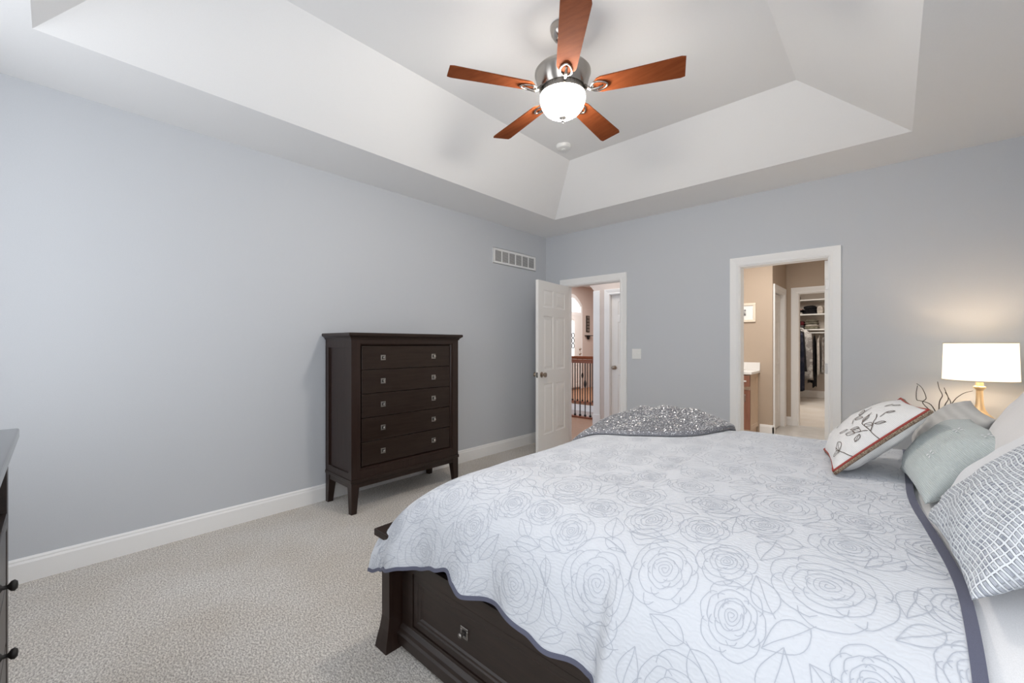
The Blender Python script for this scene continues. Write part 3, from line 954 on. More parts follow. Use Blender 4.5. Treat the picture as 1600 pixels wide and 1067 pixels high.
# carcass: front face frame with a moulded opening, panelled ends, back
bf = 0.255
panel_face(bm, (CX1, CY0, bf), (0, 1, 0), (0, 0, 1), (1, 0, 0), CY1 - CY0, 1.345 - bf, [(0.068, 0.068, CY1 - CY0 - 0.068, 1.305 - bf)], [(0.0, 0.006), (0.010, 0.008), (0.018, 0.022), (0.020, 0.034)])
for yy, nn in ((CY0, -1), (CY1, 1)):
    panel_face(bm, (CX0, yy, bf), (1, 0, 0), (0, 0, 1), (0, nn, 0), CX1 - CX0, 1.345 - bf, [(0.055, 0.055, CX1 - CX0 - 0.05, 1.27 - bf)], [(0.0, 0.012), (0.003, 0.013)])
box(bm, (CX0, CY0, bf), (CX0 + 0.01, CY1, 1.345)); box(bm, (CX0, CY0, bf), (CX1, CY1, bf + 0.005)); box(bm, (CX0 + 0.01, CY0 + 0.02, 1.335), (CX1, CY1 - 0.02, 1.345))
obj('carcass', bm, M['espresso_v'], t)
bm = BM()
# top with a cove moulding below it
prof = [(0.0, 1.335), (0.006, 1.335), (0.010, 1.348), (0.022, 1.358), (0.026, 1.362), (0.030, 1.362), (0.032, 1.368), (0.032, 1.380), (0.028, 1.386)]
rings = []
for o_, z_ in prof:
    rings.append([bm.verts.new(q) for q in ((CX0, CY0 - o_, z_), (CX1 + o_, CY0 - o_, z_), (CX1 + o_, CY1 + o_, z_), (CX0, CY1 + o_, z_))])
for A, B in zip(rings, rings[1:]):
    for k in range(4):
        bm.faces.new([A[k], A[(k + 1) % 4], B[(k + 1) % 4], B[k]])
bm.faces.new(rings[0]); bm.faces.new(rings[-1])
obj('top', bm, M['espresso'], t)
bm = BM()
# base moulding and apron
box(bm, (CX0, CY0 - 0.006, 0.235), (CX1 + 0.008, CY1 + 0.006, 0.262), 0.004)
box(bm, (CX1 - 0.03, CY0 + 0.03, 0.195), (CX1 - 0.004, CY1 - 0.03, 0.24))
box(bm, (CX0 + 0.01, CY0 + 0.004, 0.195), (CX1 - 0.02, CY0 + 0.024, 0.24))
box(bm, (CX0 + 0.01, CY1 - 0.024, 0.195), (CX1 - 0.02, CY1 - 0.004, 0.24))
obj('apron', bm, M['espresso'], t)
for (sx, sy) in ((1, -1), (1, 1), (-1, -1), (-1, 1)):
    bm = BM()
    x_out = CX1 if sx > 0 else CX0 + 0.002
    y_out = CY0 if sy < 0 else CY1
    lv = []
    for zz, wd in ((0.0, 0.042), (0.10, 0.052), (0.22, 0.066), (0.245, 0.068)):
        lv.append([bm.verts.new((x_out - sx * a * wd, y_out - sy * b * wd, zz)) for a, b in ((0, 0), (1, 0), (1, 1), (0, 1))])
    for A, B in zip(lv, lv[1:]):
        for k in range(4):
            bm.faces.new([A[k], A[(k + 1) % 4], B[(k + 1) % 4], B[k]])
    bm.faces.new(lv[0]); bm.faces.new(lv[-1])
    obj('leg', bm, M['espresso_v'], t)


def pull(parent, x, y, z, axis='x', metal=None):
    """square backplate with a square knob, facing +x (or -y)"""
    T = Matrix.Translation((x, y, z)) if axis == 'x' else Matrix.Translation((x, y, z)) @ Matrix.Rotation(R(-90), 4, 'Z')
    b2 = BM()
    s = 0.021
    for a, b in (((0, -s, -s), (0.004, s, -s + 0.010)), ((0, -s, s - 0.010), (0.004, s, s)), ((0, -s, -s + 0.010), (0.004, -s + 0.010, s - 0.010)), ((0, s - 0.010, -s + 0.010), (0.004, s, s - 0.010))):
        box(b2, a, b, 0.001, 1, T)
    tm = bmesh.new(); lathe(tm, [(0.006, 0), (0.006, 0.012), (0.0095, 0.018), (0.010, 0.024), (0.006, 0.028), (0, 0.028)], n=14, mtx=T @ Matrix.Rotation(R(90), 4, 'Y')); merge(b2, tm)
    k = obj('drawer_pull', b2, metal or M['pewter'], parent)
    b2 = BM(); box(b2, (0.0005, -s + 0.009, -s + 0.009), (0.0015, s - 0.009, s - 0.009), 0, 1, T); obj('plate_recess', b2, M['black_hole'], k)
    return k


dz0, dz1 = 0.345, 1.284
dh = (dz1 - dz0) / 5
for k in range(5):
    bm = BM()
    za = dz0 + k * dh
    box(bm, (CX1 - 0.30, CY0 + 0.090, za + 0.002), (CX1 - 0.014, CY1 - 0.090, za + dh - 0.003), 0.003)
    d = obj('drawer', bm, M['espresso'], t)
    for y in (CY0 + 0.275, CY1 - 0.275):
        pull(d, CX1 - 0.014, y, za + dh * 0.5)

# ------------------------------------------------------------------ long dresser at the left edge
t = thing('long_dresser', 'dark dresser with round knobs cut off by the left edge of the photo', 'dresser', (2.0, -4.9, 0))
DX0, DX1, DY0, DY1 = 1.24, 2.75, -5.15, -4.630
bm = BM()
box(bm, (DX0, DY0, 0.12), (DX1, DY1 - 0.062, 0.95)); box(bm, (DX0, DY1 - 0.03, 0.09), (DX0 + 0.06, DY1, 0.955), 0.003); box(bm, (DX1 - 0.06, DY1 - 0.03, 0.09), (DX1, DY1, 0.955), 0.003)
box(bm, (DX0 + 0.06, DY1 - 0.025, 0.09), (DX1 - 0.06, DY1 - 0.003, 0.14))
obj('carcass', bm, M['espresso_x'], t)
bm = BM(); box(bm, (DX0 - 0.03, DY0, 0.965), (DX1 + 0.03, DY1 + 0.024, 1.0), 0.006); box(bm, (DX0 - 0.012, DY0, 0.950), (DX1 + 0.012, DY1 + 0.010, 0.966), 0.004)
obj('top', bm, mat('dresser_top_lacquer', (0.03, 0.03, 0.032), 0.22, coat=0.5), t)
for (x, y) in ((DX0, DY1), (DX1 - 0.06, DY1), (DX0, DY0 + 0.06), (DX1 - 0.06, DY0 + 0.06)):
    bm = BM(); box(bm, (x, y - 0.06, 0), (x + 0.06, y, 0.13), 0.003); obj('leg', bm, M['espresso_x'], t)
for r_, (z0, z1) in enumerate(((0.145, 0.285), (0.295, 0.485), (0.495, 0.685), (0.735, 0.925))):
    for c_ in range(2):
        xa = DX0 + 0.065 + c_ * 0.692
        bm = BM(); box(bm, (xa, DY1 - 0.06, z0), (xa + 0.688, DY1 - (0.002 if r_ < 3 else 0.022), z1), 0.003)
        d = obj('drawer', bm, M['espresso_x'], t)
        if r_ == 3:
            continue
        bm = BM(); lathe(bm, [(0.012, 0), (0.012, 0.004), (0.006, 0.008), (0.006, 0.018), (0.014, 0.024), (0.016, 0.031), (0.010, 0.037), (0, 0.038)], n=20, mtx=Matrix.Translation((xa + 0.295, DY1 - 0.002, (z0 + z1) / 2)) @ Matrix.Rotation(R(-90), 4, 'X'))
        obj('knob', bm, M['iron'], d, smooth=True)
bm = BM(); box(bm, (DX0 + 0.06, DY1 - 0.02, 0.692), (DX1 - 0.06, DY1 + 0.003, 0.728), 0.004); obj('rail', bm, M['espresso_x'], t)

# ------------------------------------------------------------------ bed
BX0, BYN, BYF = 1.87, -3.505, -1.50
bed = thing('storage_bed', 'large espresso wood storage bed with drawers under a pale quilt', 'bed', (3.0, -2.5, 0))


def bed_post(yo, sy):
    bm = BM()
    lv = []
    # flared foot: (z, outward x, outward y)
    for z, fx, w in ((0.0, 0.026, 0.075), (0.03, 0.020, 0.070), (0.08, 0.008, 0.062), (0.13, 0.0, 0.058), (0.47, 0.0, 0.058)):
        xo = BX0 - fx * 0.5
        ya = yo + sy * fx
        lv.append([bm.verts.new(q) for q in ((xo, ya, z), (BX0 + w, ya, z), (BX0 + w, yo - sy * 0.07, z), (xo, yo - sy * 0.07, z))])
    for A, B in zip(lv, lv[1:]):
        for k in range(4):
            bm.faces.new([A[k], A[(k + 1) % 4], B[(k + 1) % 4], B[k]])
    bm.faces.new(lv[0]); bm.faces.new(lv[-1])
    obj('leg', bm, M['espresso_v'], bed)


bed_post(-3.565, -1)
bed_post(-1.44, 1)
bm = BM(); box(bm, (BX0 + 0.012, -3.50, 0.06), (BX0 + 0.045, -1.50, 0.468)); obj('footboard', bm, M['espresso'], bed)
bm = BM(); box(bm, (BX0 - 0.028, -3.588, 0.470), (BX0 + 0.085, -1.405, 0.500), 0.004); obj('footboard_cap', bm, M['espresso'], bed)
# headboard (behind the pillows)
bm = BM(); box(bm, (4.11, -3.60, 0.0), (4.18, -1.42, 1.0), 0.006); obj('headboard', bm, M['espresso'], bed)
for s, yo in ((-1, BYN), (1, BYF)):
    bm = BM()
    # side rail with two drawer openings
    n_ = Vector((0, s, 0))
    z0, z1 = 0.032, 0.39
    w_ = 4.11 - 1.935
    panel_face(bm, (1.935, yo, z0), (1, 0, 0), (0, 0, 1), n_, w_, z1 - z0, [(0.075, 0.075, 1.115, 0.30), (1.175, 0.075, 2.115, 0.30)], [(0.0, 0.018)])
    box(bm, (1.935, yo - s * 0.03, z0), (4.11, yo - s * 0.02, z1)); box(bm, (1.935, yo - s * 0.03, z1 - 0.012), (4.11, yo - s * 0.001, z1))
    # stepped base moulding
    prism(bm, [(yo, z0 - 0.012), (yo + s * 0.026, z0 - 0.012), (yo + s * 0.026, z0 + 0.030), (yo + s * 0.018, z0 + 0.036), (yo + s * 0.014, z0 + 0.050), (yo + s * 0.004, z0 + 0.058), (yo, z0 + 0.062)], 1.935, 4.11, 0)
    obj('side_rail', bm, M['espresso_x'], bed)
    for k in range(2):
        xa = 1.935 + 0.079 + k * 1.10
        wd, hh = (1.032, 0.932)[k], 0.217
        bm = BM()
        panel_face(bm, (xa, yo - s * 0.004, z0 + 0.079), (1, 0, 0), (0, 0, 1), n_, wd, hh, [(0.024, 0.024, wd - 0.024, hh - 0.024)], [(0.004, 0.005), (0.012, 0.006), (0.018, 0.012)])
        box(bm, (xa, yo - s * 0.017, z0 + 0.079), (xa + wd, yo - s * 0.016, z0 + 0.079 + hh))
        for a, b in (((xa, yo - s * 0.004, z0 + 0.079), (xa + 0.001, yo - s * 0.017, z0 + 0.079 + hh)), ((xa, yo - s * 0.004, z0 + 0.079 + hh - 0.001), (xa + wd, yo - s * 0.017, z0 + 0.079 + hh))):
            box(bm, [min(p, q) for p, q in zip(a, b)], [max(p, q) for p, q in zip(a, b)])
        d = obj('drawer', bm, M['espresso_x'], bed)
        for q in ((0.31, 0.722) if k == 0 else (0.28, 0.652)):
            if s < 0:
                pull(d, xa + q, yo + 0.012 + 0.004, z0 + 0.079 + hh * 0.5, '-y', M['darknickel'])

# mattress with a rounded top edge
bm = BM(); box(bm, (2.06, -3.455, 0.20), (4.10, -1.54, 0.70), 0.12, 5)
tag(obj('mattress', bm, M['ticking'], smooth=True), 'slate grey mattress lying in the bed under the pale quilt', 'mattress')
# ---- quilt: cloth surface in arc-length coordinates
ZT = 0.772


def interp_curve(pts):
    d = [0.0]
    for p, q in zip(pts, pts[1:]):
        d.append(d[-1] + math.hypot(q[0] - p[0], q[1] - p[1]))

    def f(s):
        if s <= 0:
            return (pts[0][0], pts[0][1], 0.0)
        if s >= d[-1]:
            s = d[-1]
        for i in range(len(d) - 1):
            if s <= d[i + 1]:
                # Catmull-Rom
                u = (s - d[i]) / max(1e-9, d[i + 1] - d[i])
                p0 = pts[max(i - 1, 0)]; p1 = pts[i]; p2 = pts[i + 1]; p3 = pts[min(i + 2, len(pts) - 1)]
                r = []
                for c in (0, 1):
                    r.append(0.5 * (2 * p1[c] + (p2[c] - p0[c]) * u + (2 * p0[c] - 5 * p1[c] + 4 * p2[c] - p3[c]) * u * u + (3 * p1[c] - p0[c] - 3 * p2[c] + p3[c]) * u ** 3))
                return (r[0], r[1], s)
        return (pts[-1][0], pts[-1][1], s)
    return f, d[-1]


FOOT, FOOT_L = interp_curve([(2.45, 0.0), (2.30, 0.006), (2.18, 0.025), (2.09, 0.06), (2.01, 0.115), (1.945, 0.180), (1.915, 0.232), (1.890, 0.256), (1.876, 0.264)])
NEAR, NEAR_L = interp_curve([(-3.10, 0.0), (-3.26, 0.006), (-3.38, 0.028), (-3.47, 0.075), (-3.525, 0.14), (-3.555, 0.21), (-3.575, 0.28), (-3.590, 0.35), (-3.598, 0.42), (-3.60, 0.52)])
FAR, FAR_L = interp_curve([(-1.85, 0.0), (-1.70, 0.008), (-1.60, 0.035), (-1.53, 0.09), (-1.49, 0.17), (-1.475, 0.27), (-1.47, 0.38)])


def head_x(y):
    # edge of the quilt near the pillows
    return 3.555 + 0.085 * smooth01(-2.4, -3.35, y) if False else 3.555 + 0.068 * smooth01(0, 1, (-2.5 - y) / 0.8)


HEM = [(1.80, .335), (1.90, .345), (1.95, .365), (2.00, .392), (2.09, .42), (2.15, .428), (2.25, .462), (2.33, .487), (2.38, .468), (2.44, .448), (2.52, .452), (2.61, .462), (2.71, .452), (2.81, .435), (2.90, .44), (2.94, .435), (2.97, .36), (3.2, .33), (4.0, .33)]


def hem_z(x):
    for (a, za), (b, zb) in zip(HEM, HEM[1:]):
        if x <= b:
            u = max(0, min(1, (x - a) / (b - a)))
            u = u * u * (3 - 2 * u)
            return za + (zb - za) * u
    return HEM[-1][1]


def quilt_point(s, t):
    """s: metres from x=2.45 towards the foot (negative = towards head); t: metres along y from y=-2.45 to near (+) and far (-)"""
    if s > 0:
        x, dF, _ = FOOT(s)
    else:
        x, dF = 2.45 - s, 0.0
    if t >= 0:
        if t <= 0.65:
            y, dN = -2.45 - t, 0.0
        else:
            y, dN, _ = NEAR(t - 0.65)
    else:
        if -t <= 0.60:
            y, dN = -2.45 - t, 0.0
        else:
            y, dN, _ = FAR(-t - 0.60)
    p = 2.6
    drop = (dF ** p + dN ** p) ** (1 / p)
    z = ZT - drop
    # soft undulation of the top
    z += 0.010 * noise.noise((x * 1.7, y * 1.7, 3.0)) + 0.004 * noise.noise((x * 5, y * 5, 1.0))
    # slight crown down the middle
    # fold line across the bed
    xc = 2.83 + 0.18 * smooth01(-2.9, -3.6, y) if False else 2.815 + 0.20 * smooth01(0, 1, (-2.75 - y) / 0.85)
    z += 0.010 * smooth01(xc - 0.015, xc + 0.02, x) * smooth01(-1.3, -1.6, y) if False else 0.009 * smooth01(0, 1, (x - xc + 0.02) / 0.04)
    if t > 0.65:
        k = min(1.0, dN / 0.32)
        y -= k * 0.055 * smooth01(2.93, 2.985, x)
        fold = 0.020 * math.sin((x - 2.0) * 2 * math.pi / 0.34 + 0.9) + 0.010 * math.sin((x - 2.0) * 2 * math.pi / 0.19)
        y -= k * k * fold * (1 - smooth01(2.75, 2.95, x)) + k * k * 0.012 * math.sin(x * 14) * smooth01(3.0, 3.1, x)
    if s > 0:
        k = min(1.0, dF / 0.35)
        x += k * 0.008 * math.sin(y * 11)
        if t > 0.65:
            kk = min(1.0, dF / 0.25) * min(1.0, dN / 0.30)
            x -= 0.004 * kk
            y -= 0.045 * kk
    return Vector((x, y, z))


QM, QS = [], []
nt_near = 0.65 + NEAR_L
S0, S1 = -1.19, FOOT_L
Tn = nt_near
Tf = -(0.60 + FAR_L)
NS, NT = 190, 210


def t_end(s):
    """arc position of the near hem for this column"""
    x = FOOT(s)[0] if s > 0 else 2.45 - s
    zt = hem_z(x)
    lo, hi = 0.65, Tn
    for _ in range(22):
        mid = (lo + hi) / 2
        if quilt_point(s, mid).z > zt:
            lo = mid
        else:
            hi = mid
    return hi


cache = {}
bm = BM()
uvl = bm.loops.layers.uv.new('UVMap')
grid = []
for i in range(NS + 1):
    si = S0 + (S1 - S0) * i / NS
    te = t_end(max(si, S0))
    row = []
    for j in range(NT + 1):
        tj = Tf + (te - Tf) * j / NT
        s_ = si
        y_here = quilt_point(0, tj).y
        if si < 0:
            # follow the curved head edge
            xe = head_x(y_here)
            s_ = si * (xe - 2.45) / (-S0)
        v = bm.verts.new(quilt_point(s_, tj))
        row.append((v, s_, tj))
    grid.append(row)
for i in range(NS):
    for j in range(NT):
        q = [grid[i][j], grid[i + 1][j], grid[i + 1][j + 1], grid[i][j + 1]]
        f = bm.faces.new([a[0] for a in q])
        f.smooth = True
        for lp, a in zip(f.loops, q):
            lp[uvl].uv = (a[1], a[2])
# remember boundary polylines for the binding
near_edge = [grid[i][NT][0].co.copy() for i in range(NS + 1)]
head_edge = [grid[0][j][0].co.copy() for j in range(NT + 1)]
foot_edge = [grid[NS][j][0].co.copy() for j in range(NT + 1)]
far_edge = [grid[i][0][0].co.copy() for i in range(NS + 1)]
# white sheet: the same surface a little lower, from under the quilt to the headboard
sb = BM()
sgr = []
for i in range(41):
    s_ = -0.93 - 0.74 * i / 40
    sgr.append([])
    for j in range(91):
        t_ = (Tf + 0.05) + (0.65 + 0.42 - Tf - 0.05) * j / 90
        p = quilt_point(s_, t_)
        wr = 0.004 * noise.noise((p.x * 9, p.y * 4, 2.0)) if s_ < -1.25 else 0
        sgr[-1].append(sb.verts.new((p.x, p.y + (0.012 if t_ > 0 else -0.012) * min(1, max(0, abs(t_ + 0.02) - 0.6) * 4), p.z - 0.013 + wr)))
for A_, B_ in zip(sgr, sgr[1:]):
    for j in range(90):
        sb.faces.new([A_[j], B_[j], B_[j + 1], A_[j + 1]])
tag(obj('bed_sheet', sb, M['sheet'], smooth=True), 'plain white sheet showing between quilt edge and pillows', 'sheet')
# ---- stitched roses: thin ribbons lying on the cloth
rnd = random.Random(11)


def ribbon(pts2, wd=0.0008):
    P3, N3 = [], []
    for (s, t) in pts2:
        if t > t_lim(s) - 0.008 or t < Tf + 0.02 or s > S1 - 0.02 or s < s_lim(t) + 0.015:
            P3.append(None); continue
        e = 0.004
        p = quilt_point(s, t)
        a = quilt_point(s + e, t) - p
        b = quilt_point(s, t + e) - p
        n = a.cross(b)
        if n.length < 1e-12:
            P3.append(None); continue
        n.normalize()
        if n.z < -0.3 or (n.z < 0.05 and n.z < 0):
            n = -n
        P3.append((p, n))
    run = []
    for q in P3 + [None]:
        if q is None:
            if len(run) > 1:
                prev = None
                for i, (p, n) in enumerate(run):
                    d = (run[min(i + 1, len(run) - 1)][0] - run[max(i - 1, 0)][0])
                    if d.length < 1e-7:
                        continue
                    sd = d.normalized().cross(n) * wd
                    up = n * 0.0012
                    cur = (bm.verts.new(p + sd + up), bm.verts.new(p - sd + up))
                    if prev:
                        f = bm.faces.new([prev[0], prev[1], cur[1], cur[0]])
                        f.material_index = 1
                    prev = cur
            run = []
        else:
            run.append(q)


te_cache = [(S0 + (S1 - S0) * k / 400) for k in range(401)]
te_vals = [t_end(s) for s in te_cache]


def t_lim(s):
    k = int(max(0, min(400, round((s - S0) / (S1 - S0) * 400))))
    return te_vals[k]


def s_lim(t):
    return 2.45 - head_x(quilt_point(0, t).y)


def rose(cx, cy, rad, rnd):
    rot = rnd.random() * 6.28
    sq = 0.85 + 0.3 * rnd.random()

    def P(r, a):
        return (cx + r * math.cos(a + rot) * rad, cy + r * math.sin(a + rot) * rad * sq)
    # heart spiral
    pts = []
    for k in range(46):
        f = k / 45
        a = f * 2.4 * 2 * math.pi
        pts.append(P(0.03 + 0.22 * f + 0.012 * math.sin(a * 3), a))
    ribbon(pts)
    # petal rings
    for ring, (r, npet) in enumerate(((0.36, 3), (0.52, 4), (0.72, 5), (0.96, 6))):
        a0 = rnd.random() * 6.28
        for k in range(npet):
            a1 = a0 + k * 2 * math.pi / npet
            span = 2 * math.pi / npet * (1.15 + 0.3 * rnd.random())
            rr = r * (0.93 + 0.14 * rnd.random())
            n = 13
            pts = []
            w1, w2 = rnd.random() * 6, rnd.random() * 6
            for q in range(n + 1):
                f = q / n
                env = math.sin(math.pi * min(1, max(0, f))) ** 0.45
                pts.append(P(rr * (0.80 + 0.20 * env) + 0.012 * math.sin(f * 9 + w1) + 0.01 * math.sin(f * 17 + w2), a1 + span * (f - 0.1)))
            ribbon(pts)


def leaf(x, y, ang, ln, rnd):
    ca, sa = math.cos(ang), math.sin(ang)
    wd = ln * (0.26 + 0.1 * rnd.random())
    for sg in (-1, 1):
        pts = []
        for q in range(13):
            f = q / 12
            u, v = ln * f, sg * wd * math.sin(math.pi * f ** 0.8) * (1 - 0.25 * f)
            pts.append((x + u * ca - v * sa, y + u * sa + v * ca))
        ribbon(pts)
    ribbon([(x + ln * f * ca - 0.02 * ln * math.sin(6 * f) * sa, y + ln * f * sa + 0.02 * ln * math.sin(6 * f) * ca) for f in [q / 8 for q in range(-1, 9)]])


spots = []
tries = 0
while len(spots) < 260 and tries < 9000:
    tries += 1
    s = S0 + (S1 - S0) * rnd.random()
    t_ = Tf + (Tn - Tf) * rnd.random()
    rad = rnd.choice((0.125, 0.105, 0.085, 0.07)) * (0.95 + 0.1 * rnd.random())
    if len(spots) > 60:
        rad = min(rad, 0.09)
    if len(spots) > 110:
        rad = min(rad, 0.072)
    if all(math.hypot(s - a, t_ - b) > (rad + r) * 0.92 for a, b, r in spots):
        spots.append((s, t_, rad))
for (s, t_, rad) in spots:
    rose(s, t_, rad, rnd)
nl = 0
for _ in range(5000):
    s = S0 + (S1 - S0) * rnd.random()
    t_ = Tf + (Tn - Tf) * rnd.random()
    ln = 0.075 + 0.04 * rnd.random()
    ang = rnd.random() * 6.28
    mid = (s + ln * 0.5 * math.cos(ang), t_ + ln * 0.5 * math.sin(ang))
    tip = (s + ln * math.cos(ang), t_ + ln * math.sin(ang))
    if all(math.hypot(m[0] - a, m[1] - b) > r * 0.93 for a, b, r in spots for m in (mid, tip, (s, t_))):
        leaf(s, t_, ang, ln, rnd)
        spots.append((mid[0], mid[1], ln * 0.42))
        nl += 1
        if nl > 380:
            break
me_q = obj('quilt', bm, [M['quilt'], M['stitch']])
for p_ in me_q.data.polygons:
    p_.use_smooth = p_.material_index == 0
tag(me_q, 'pale blue-white quilt stitched with outlined roses spread over the bed', 'quilt')


def strip(bm, edge, inward, w=0.009, th=0.0035):
    """flat binding ribbon wrapped on an edge polyline"""
    prev = None
    for i, p in enumerate(edge):
        d = (edge[min(i + 1, len(edge) - 1)] - edge[max(i - 1, 0)])
        if d.length < 1e-8:
            continue
        d.normalize()
        inn = inward[i] - p
        inn = (inn - d * inn.dot(d)).normalized()
        n = d.cross(inn).normalized()
        c = [p - inn * 0.004 + n * th, p + inn * w + n * th, p + inn * w - n * th, p - inn * 0.004 - n * th]
        cur = [bm.verts.new(q) for q in c]
        if prev:
            for k in range(4):
                bm.faces.new([prev[k], prev[(k + 1) % 4], cur[(k + 1) % 4], cur[k]])
        prev = cur


bm = BM()
near_in = []
foot_in = []


def qmesh_rows():
    return


qv = me_q.data.vertices
idx = lambda i, j: i * (NT + 1) + j
strip(bm, near_edge, [qv[idx(i, NT - 3)].co for i in range(NS + 1)])
strip(bm, head_edge, [qv[idx(3, j)].co for j in range(NT + 1)], w=0.016)
strip(bm, foot_edge[:NT - 44], [qv[idx(NS - 3, j)].co for j in range(NT - 44)])
strip(bm, far_edge, [qv[idx(i, 3)].co for i in range(NS + 1)])
obj('hem_binding', bm, M['binding'], me_q, label='slate blue hem binding')

# ------------------------------------------------------------------ sequinned throw on the far side of the bed
M['throw'] = add_noise(mat('throw_knit', (0.22, 0.22, 0.235), 0.8, spec=0.2), (0.16, 0.165, 0.185), (0.30, 0.30, 0.32), 160, bump=0.4, dist=0.004)
seqm = mat('sequin_foil', (0.60, 0.60, 0.62), 0.35, 0.7)
rt = random.Random(5)
thr_near = [(1.92, -2.22), (2.02, -2.33), (2.26, -2.33), (2.43, -2.26), (2.65, -2.07), (2.73, -1.87), (2.77, -1.62)]


def on_bed_z(x, y):
    # height of the quilt under (x, y)
    if x < 2.45:
        lo, hi = 0.0, FOOT_L
        for _ in range(18):
            mid = (lo + hi) / 2
            if FOOT(mid)[0] > x:
                lo = mid
            else:
                hi = mid
        s_ = hi
    else:
        s_ = 2.45 - x
    t_ = -2.45 - y
    if t_ < -0.60:
        lo, hi = 0.0, FAR_L
        for _ in range(18):
            mid = (lo + hi) / 2
            if FAR(mid)[0] < y:
                lo = mid
            else:
                hi = mid
        t_ = -0.60 - hi
    return quilt_point(s_, t_).z + 0.004


bm = BM()
G = 70
tv = []
for i in range(G + 1):
    u = i / G
    # near boundary point
    f = u * (len(thr_near) - 1)
    k = min(int(f), len(thr_near) - 2)
    a, b = thr_near[k], thr_near[k + 1]
    p0 = thr_near[max(k - 1, 0)]; p3 = thr_near[min(k + 2, len(thr_near) - 1)]
    q = f - k
    xn, yn = [0.5 * (2 * a[c] + (b[c] - p0[c]) * q + (2 * p0[c] - 5 * a[c] + 4 * b[c] - p3[c]) * q * q + (3 * a[c] - p0[c] - 3 * b[c] + p3[c]) * q ** 3) for c in (0, 1)]
    # far boundary
    xf, yf = 1.96 + 0.78 * u, -1.56
    row = []
    for j in range(G + 1):
        w = j / G
        x = xn + (xf - xn) * w
        y = yn + (yf - yn) * w
        e = min(1.0, 4.0 * min(w, 1 - w) + 0.0)
        eu = min(1.0, 9.0 * min(u, 1 - u))
        hgt = (0.014 + 0.020 * math.sqrt(max(0, min(e, eu)))
               + 0.062 * math.exp(-((u - 0.48) / 0.40) ** 4) * math.exp(-((w - 0.62) / 0.28) ** 2)
               + 0.030 * abs(noise.noise((x * 6, y * 6, 7))) * e * eu)
        if u < 0.25:
            hgt += 0.03 * math.exp(-((u - 0.12) / 0.07) ** 2) * eu * e
        z = on_bed_z(x, y) + 0.004 + hgt * (1 if 0 < w < 1 and 0 < u < 1 else 0.2)
        row.append(bm.verts.new((x, y, z)))
    tv.append(row)
for i in range(G):
    for j in range(G):
        bm.faces.new([tv[i][j], tv[i + 1][j], tv[i + 1][j + 1], tv[i][j + 1]]).smooth = True
low = [[bm.verts.new((v.co.x, v.co.y, on_bed_z(v.co.x, v.co.y) + 0.003)) for v in row] for row in (tv[0], tv[-1])]
# skirt the edges down to the quilt
border = [tv[i][0] for i in range(G + 1)] + [tv[G][j] for j in range(1, G + 1)] + [tv[i][G] for i in range(G - 1, -1, -1)] + [tv[0][j] for j in range(G - 1, 0, -1)]
lowb = [bm.verts.new((v.co.x, v.co.y, on_bed_z(v.co.x, v.co.y) + 0.001)) for v in border]
nb_ = len(border)
for k in range(nb_):
    bm.faces.new([border[k], border[(k + 1) % nb_], lowb[(k + 1) % nb_], lowb[k]])
for row in low:
    for v in row:
        bm.verts.remove(v)
tpos = [[v.co.copy() for v in row] for row in tv]
throw = tag(obj('throw_blanket', bm, M['throw']), 'glittering grey sequinned throw crumpled on the far foot of the bed', 'throw')
bm = BM()
for _ in range(15000):
    i, j = rt.random() * (G - 1), rt.random() * (G - 1)
    a = tpos[int(i)][int(j)]; b = tpos[int(i) + 1][int(j)]; c = tpos[int(i)][int(j) + 1]
    p = a + (b - a) * (i - int(i)) + (c - a) * (j - int(j))
    n = (b - a).cross(c - a).normalized()
    if n.z < 0:
        n = -n
    n = (n + Vector((rt.gauss(0, .55), rt.gauss(0, .55), rt.gauss(0, .2)))).normalized()
    u_ = n.orthogonal().normalized(); w_ = n.cross(u_)
    r_ = 0.0032
    p = p + Vector((0, 0, 0.003))
    bm.faces.new([bm.verts.new(p + (u_ * math.cos(t) + w_ * math.sin(t)) * r_) for t in [k * math.pi / 3 for k in range(6)]])
sq = obj('sequins', bm, seqm, throw, kind='stuff')
# flat sequins have real thickness
sol = sq.modifiers.new('thickness', 'SOLIDIFY'); sol.thickness = 0.0004

# ------------------------------------------------------------------ pillows
def pillow_frame(nb, fb, nt):
    nb, fb, nt = Vector(nb), Vector(fb), Vector(nt)
    Wv, Ev = fb - nb, nt - nb
    return nb, Wv, Ev, Ev.cross(Wv).normalized()


def pillow_pt(fr, a, b, side, T, pinch=0.07, pw=0.5, seed=0, wr=0.006):
    nb, Wv, Ev, Nv = fr
    sa = a * (1 - pinch * (1 - b * b) * abs(a) ** 2)
    sb = b * (1 - pinch * (1 - a * a) * abs(b) ** 2)
    c = nb + (Wv + Ev) / 2
    h = ((1 - a * a) * (1 - b * b)) ** pw
    p = c + Wv * (sa / 2) + Ev * (sb / 2) + Nv * (side * T * h)
    if h > 0:
        q = p * 7 + Vector((seed, 0, 0))
        e = min(1, h * 3)
        p = p + Nv * (side * wr * 2 * noise.noise(q) * e) + Nv * (side * wr * noise.noise(q * 2.3) * e)
    return p


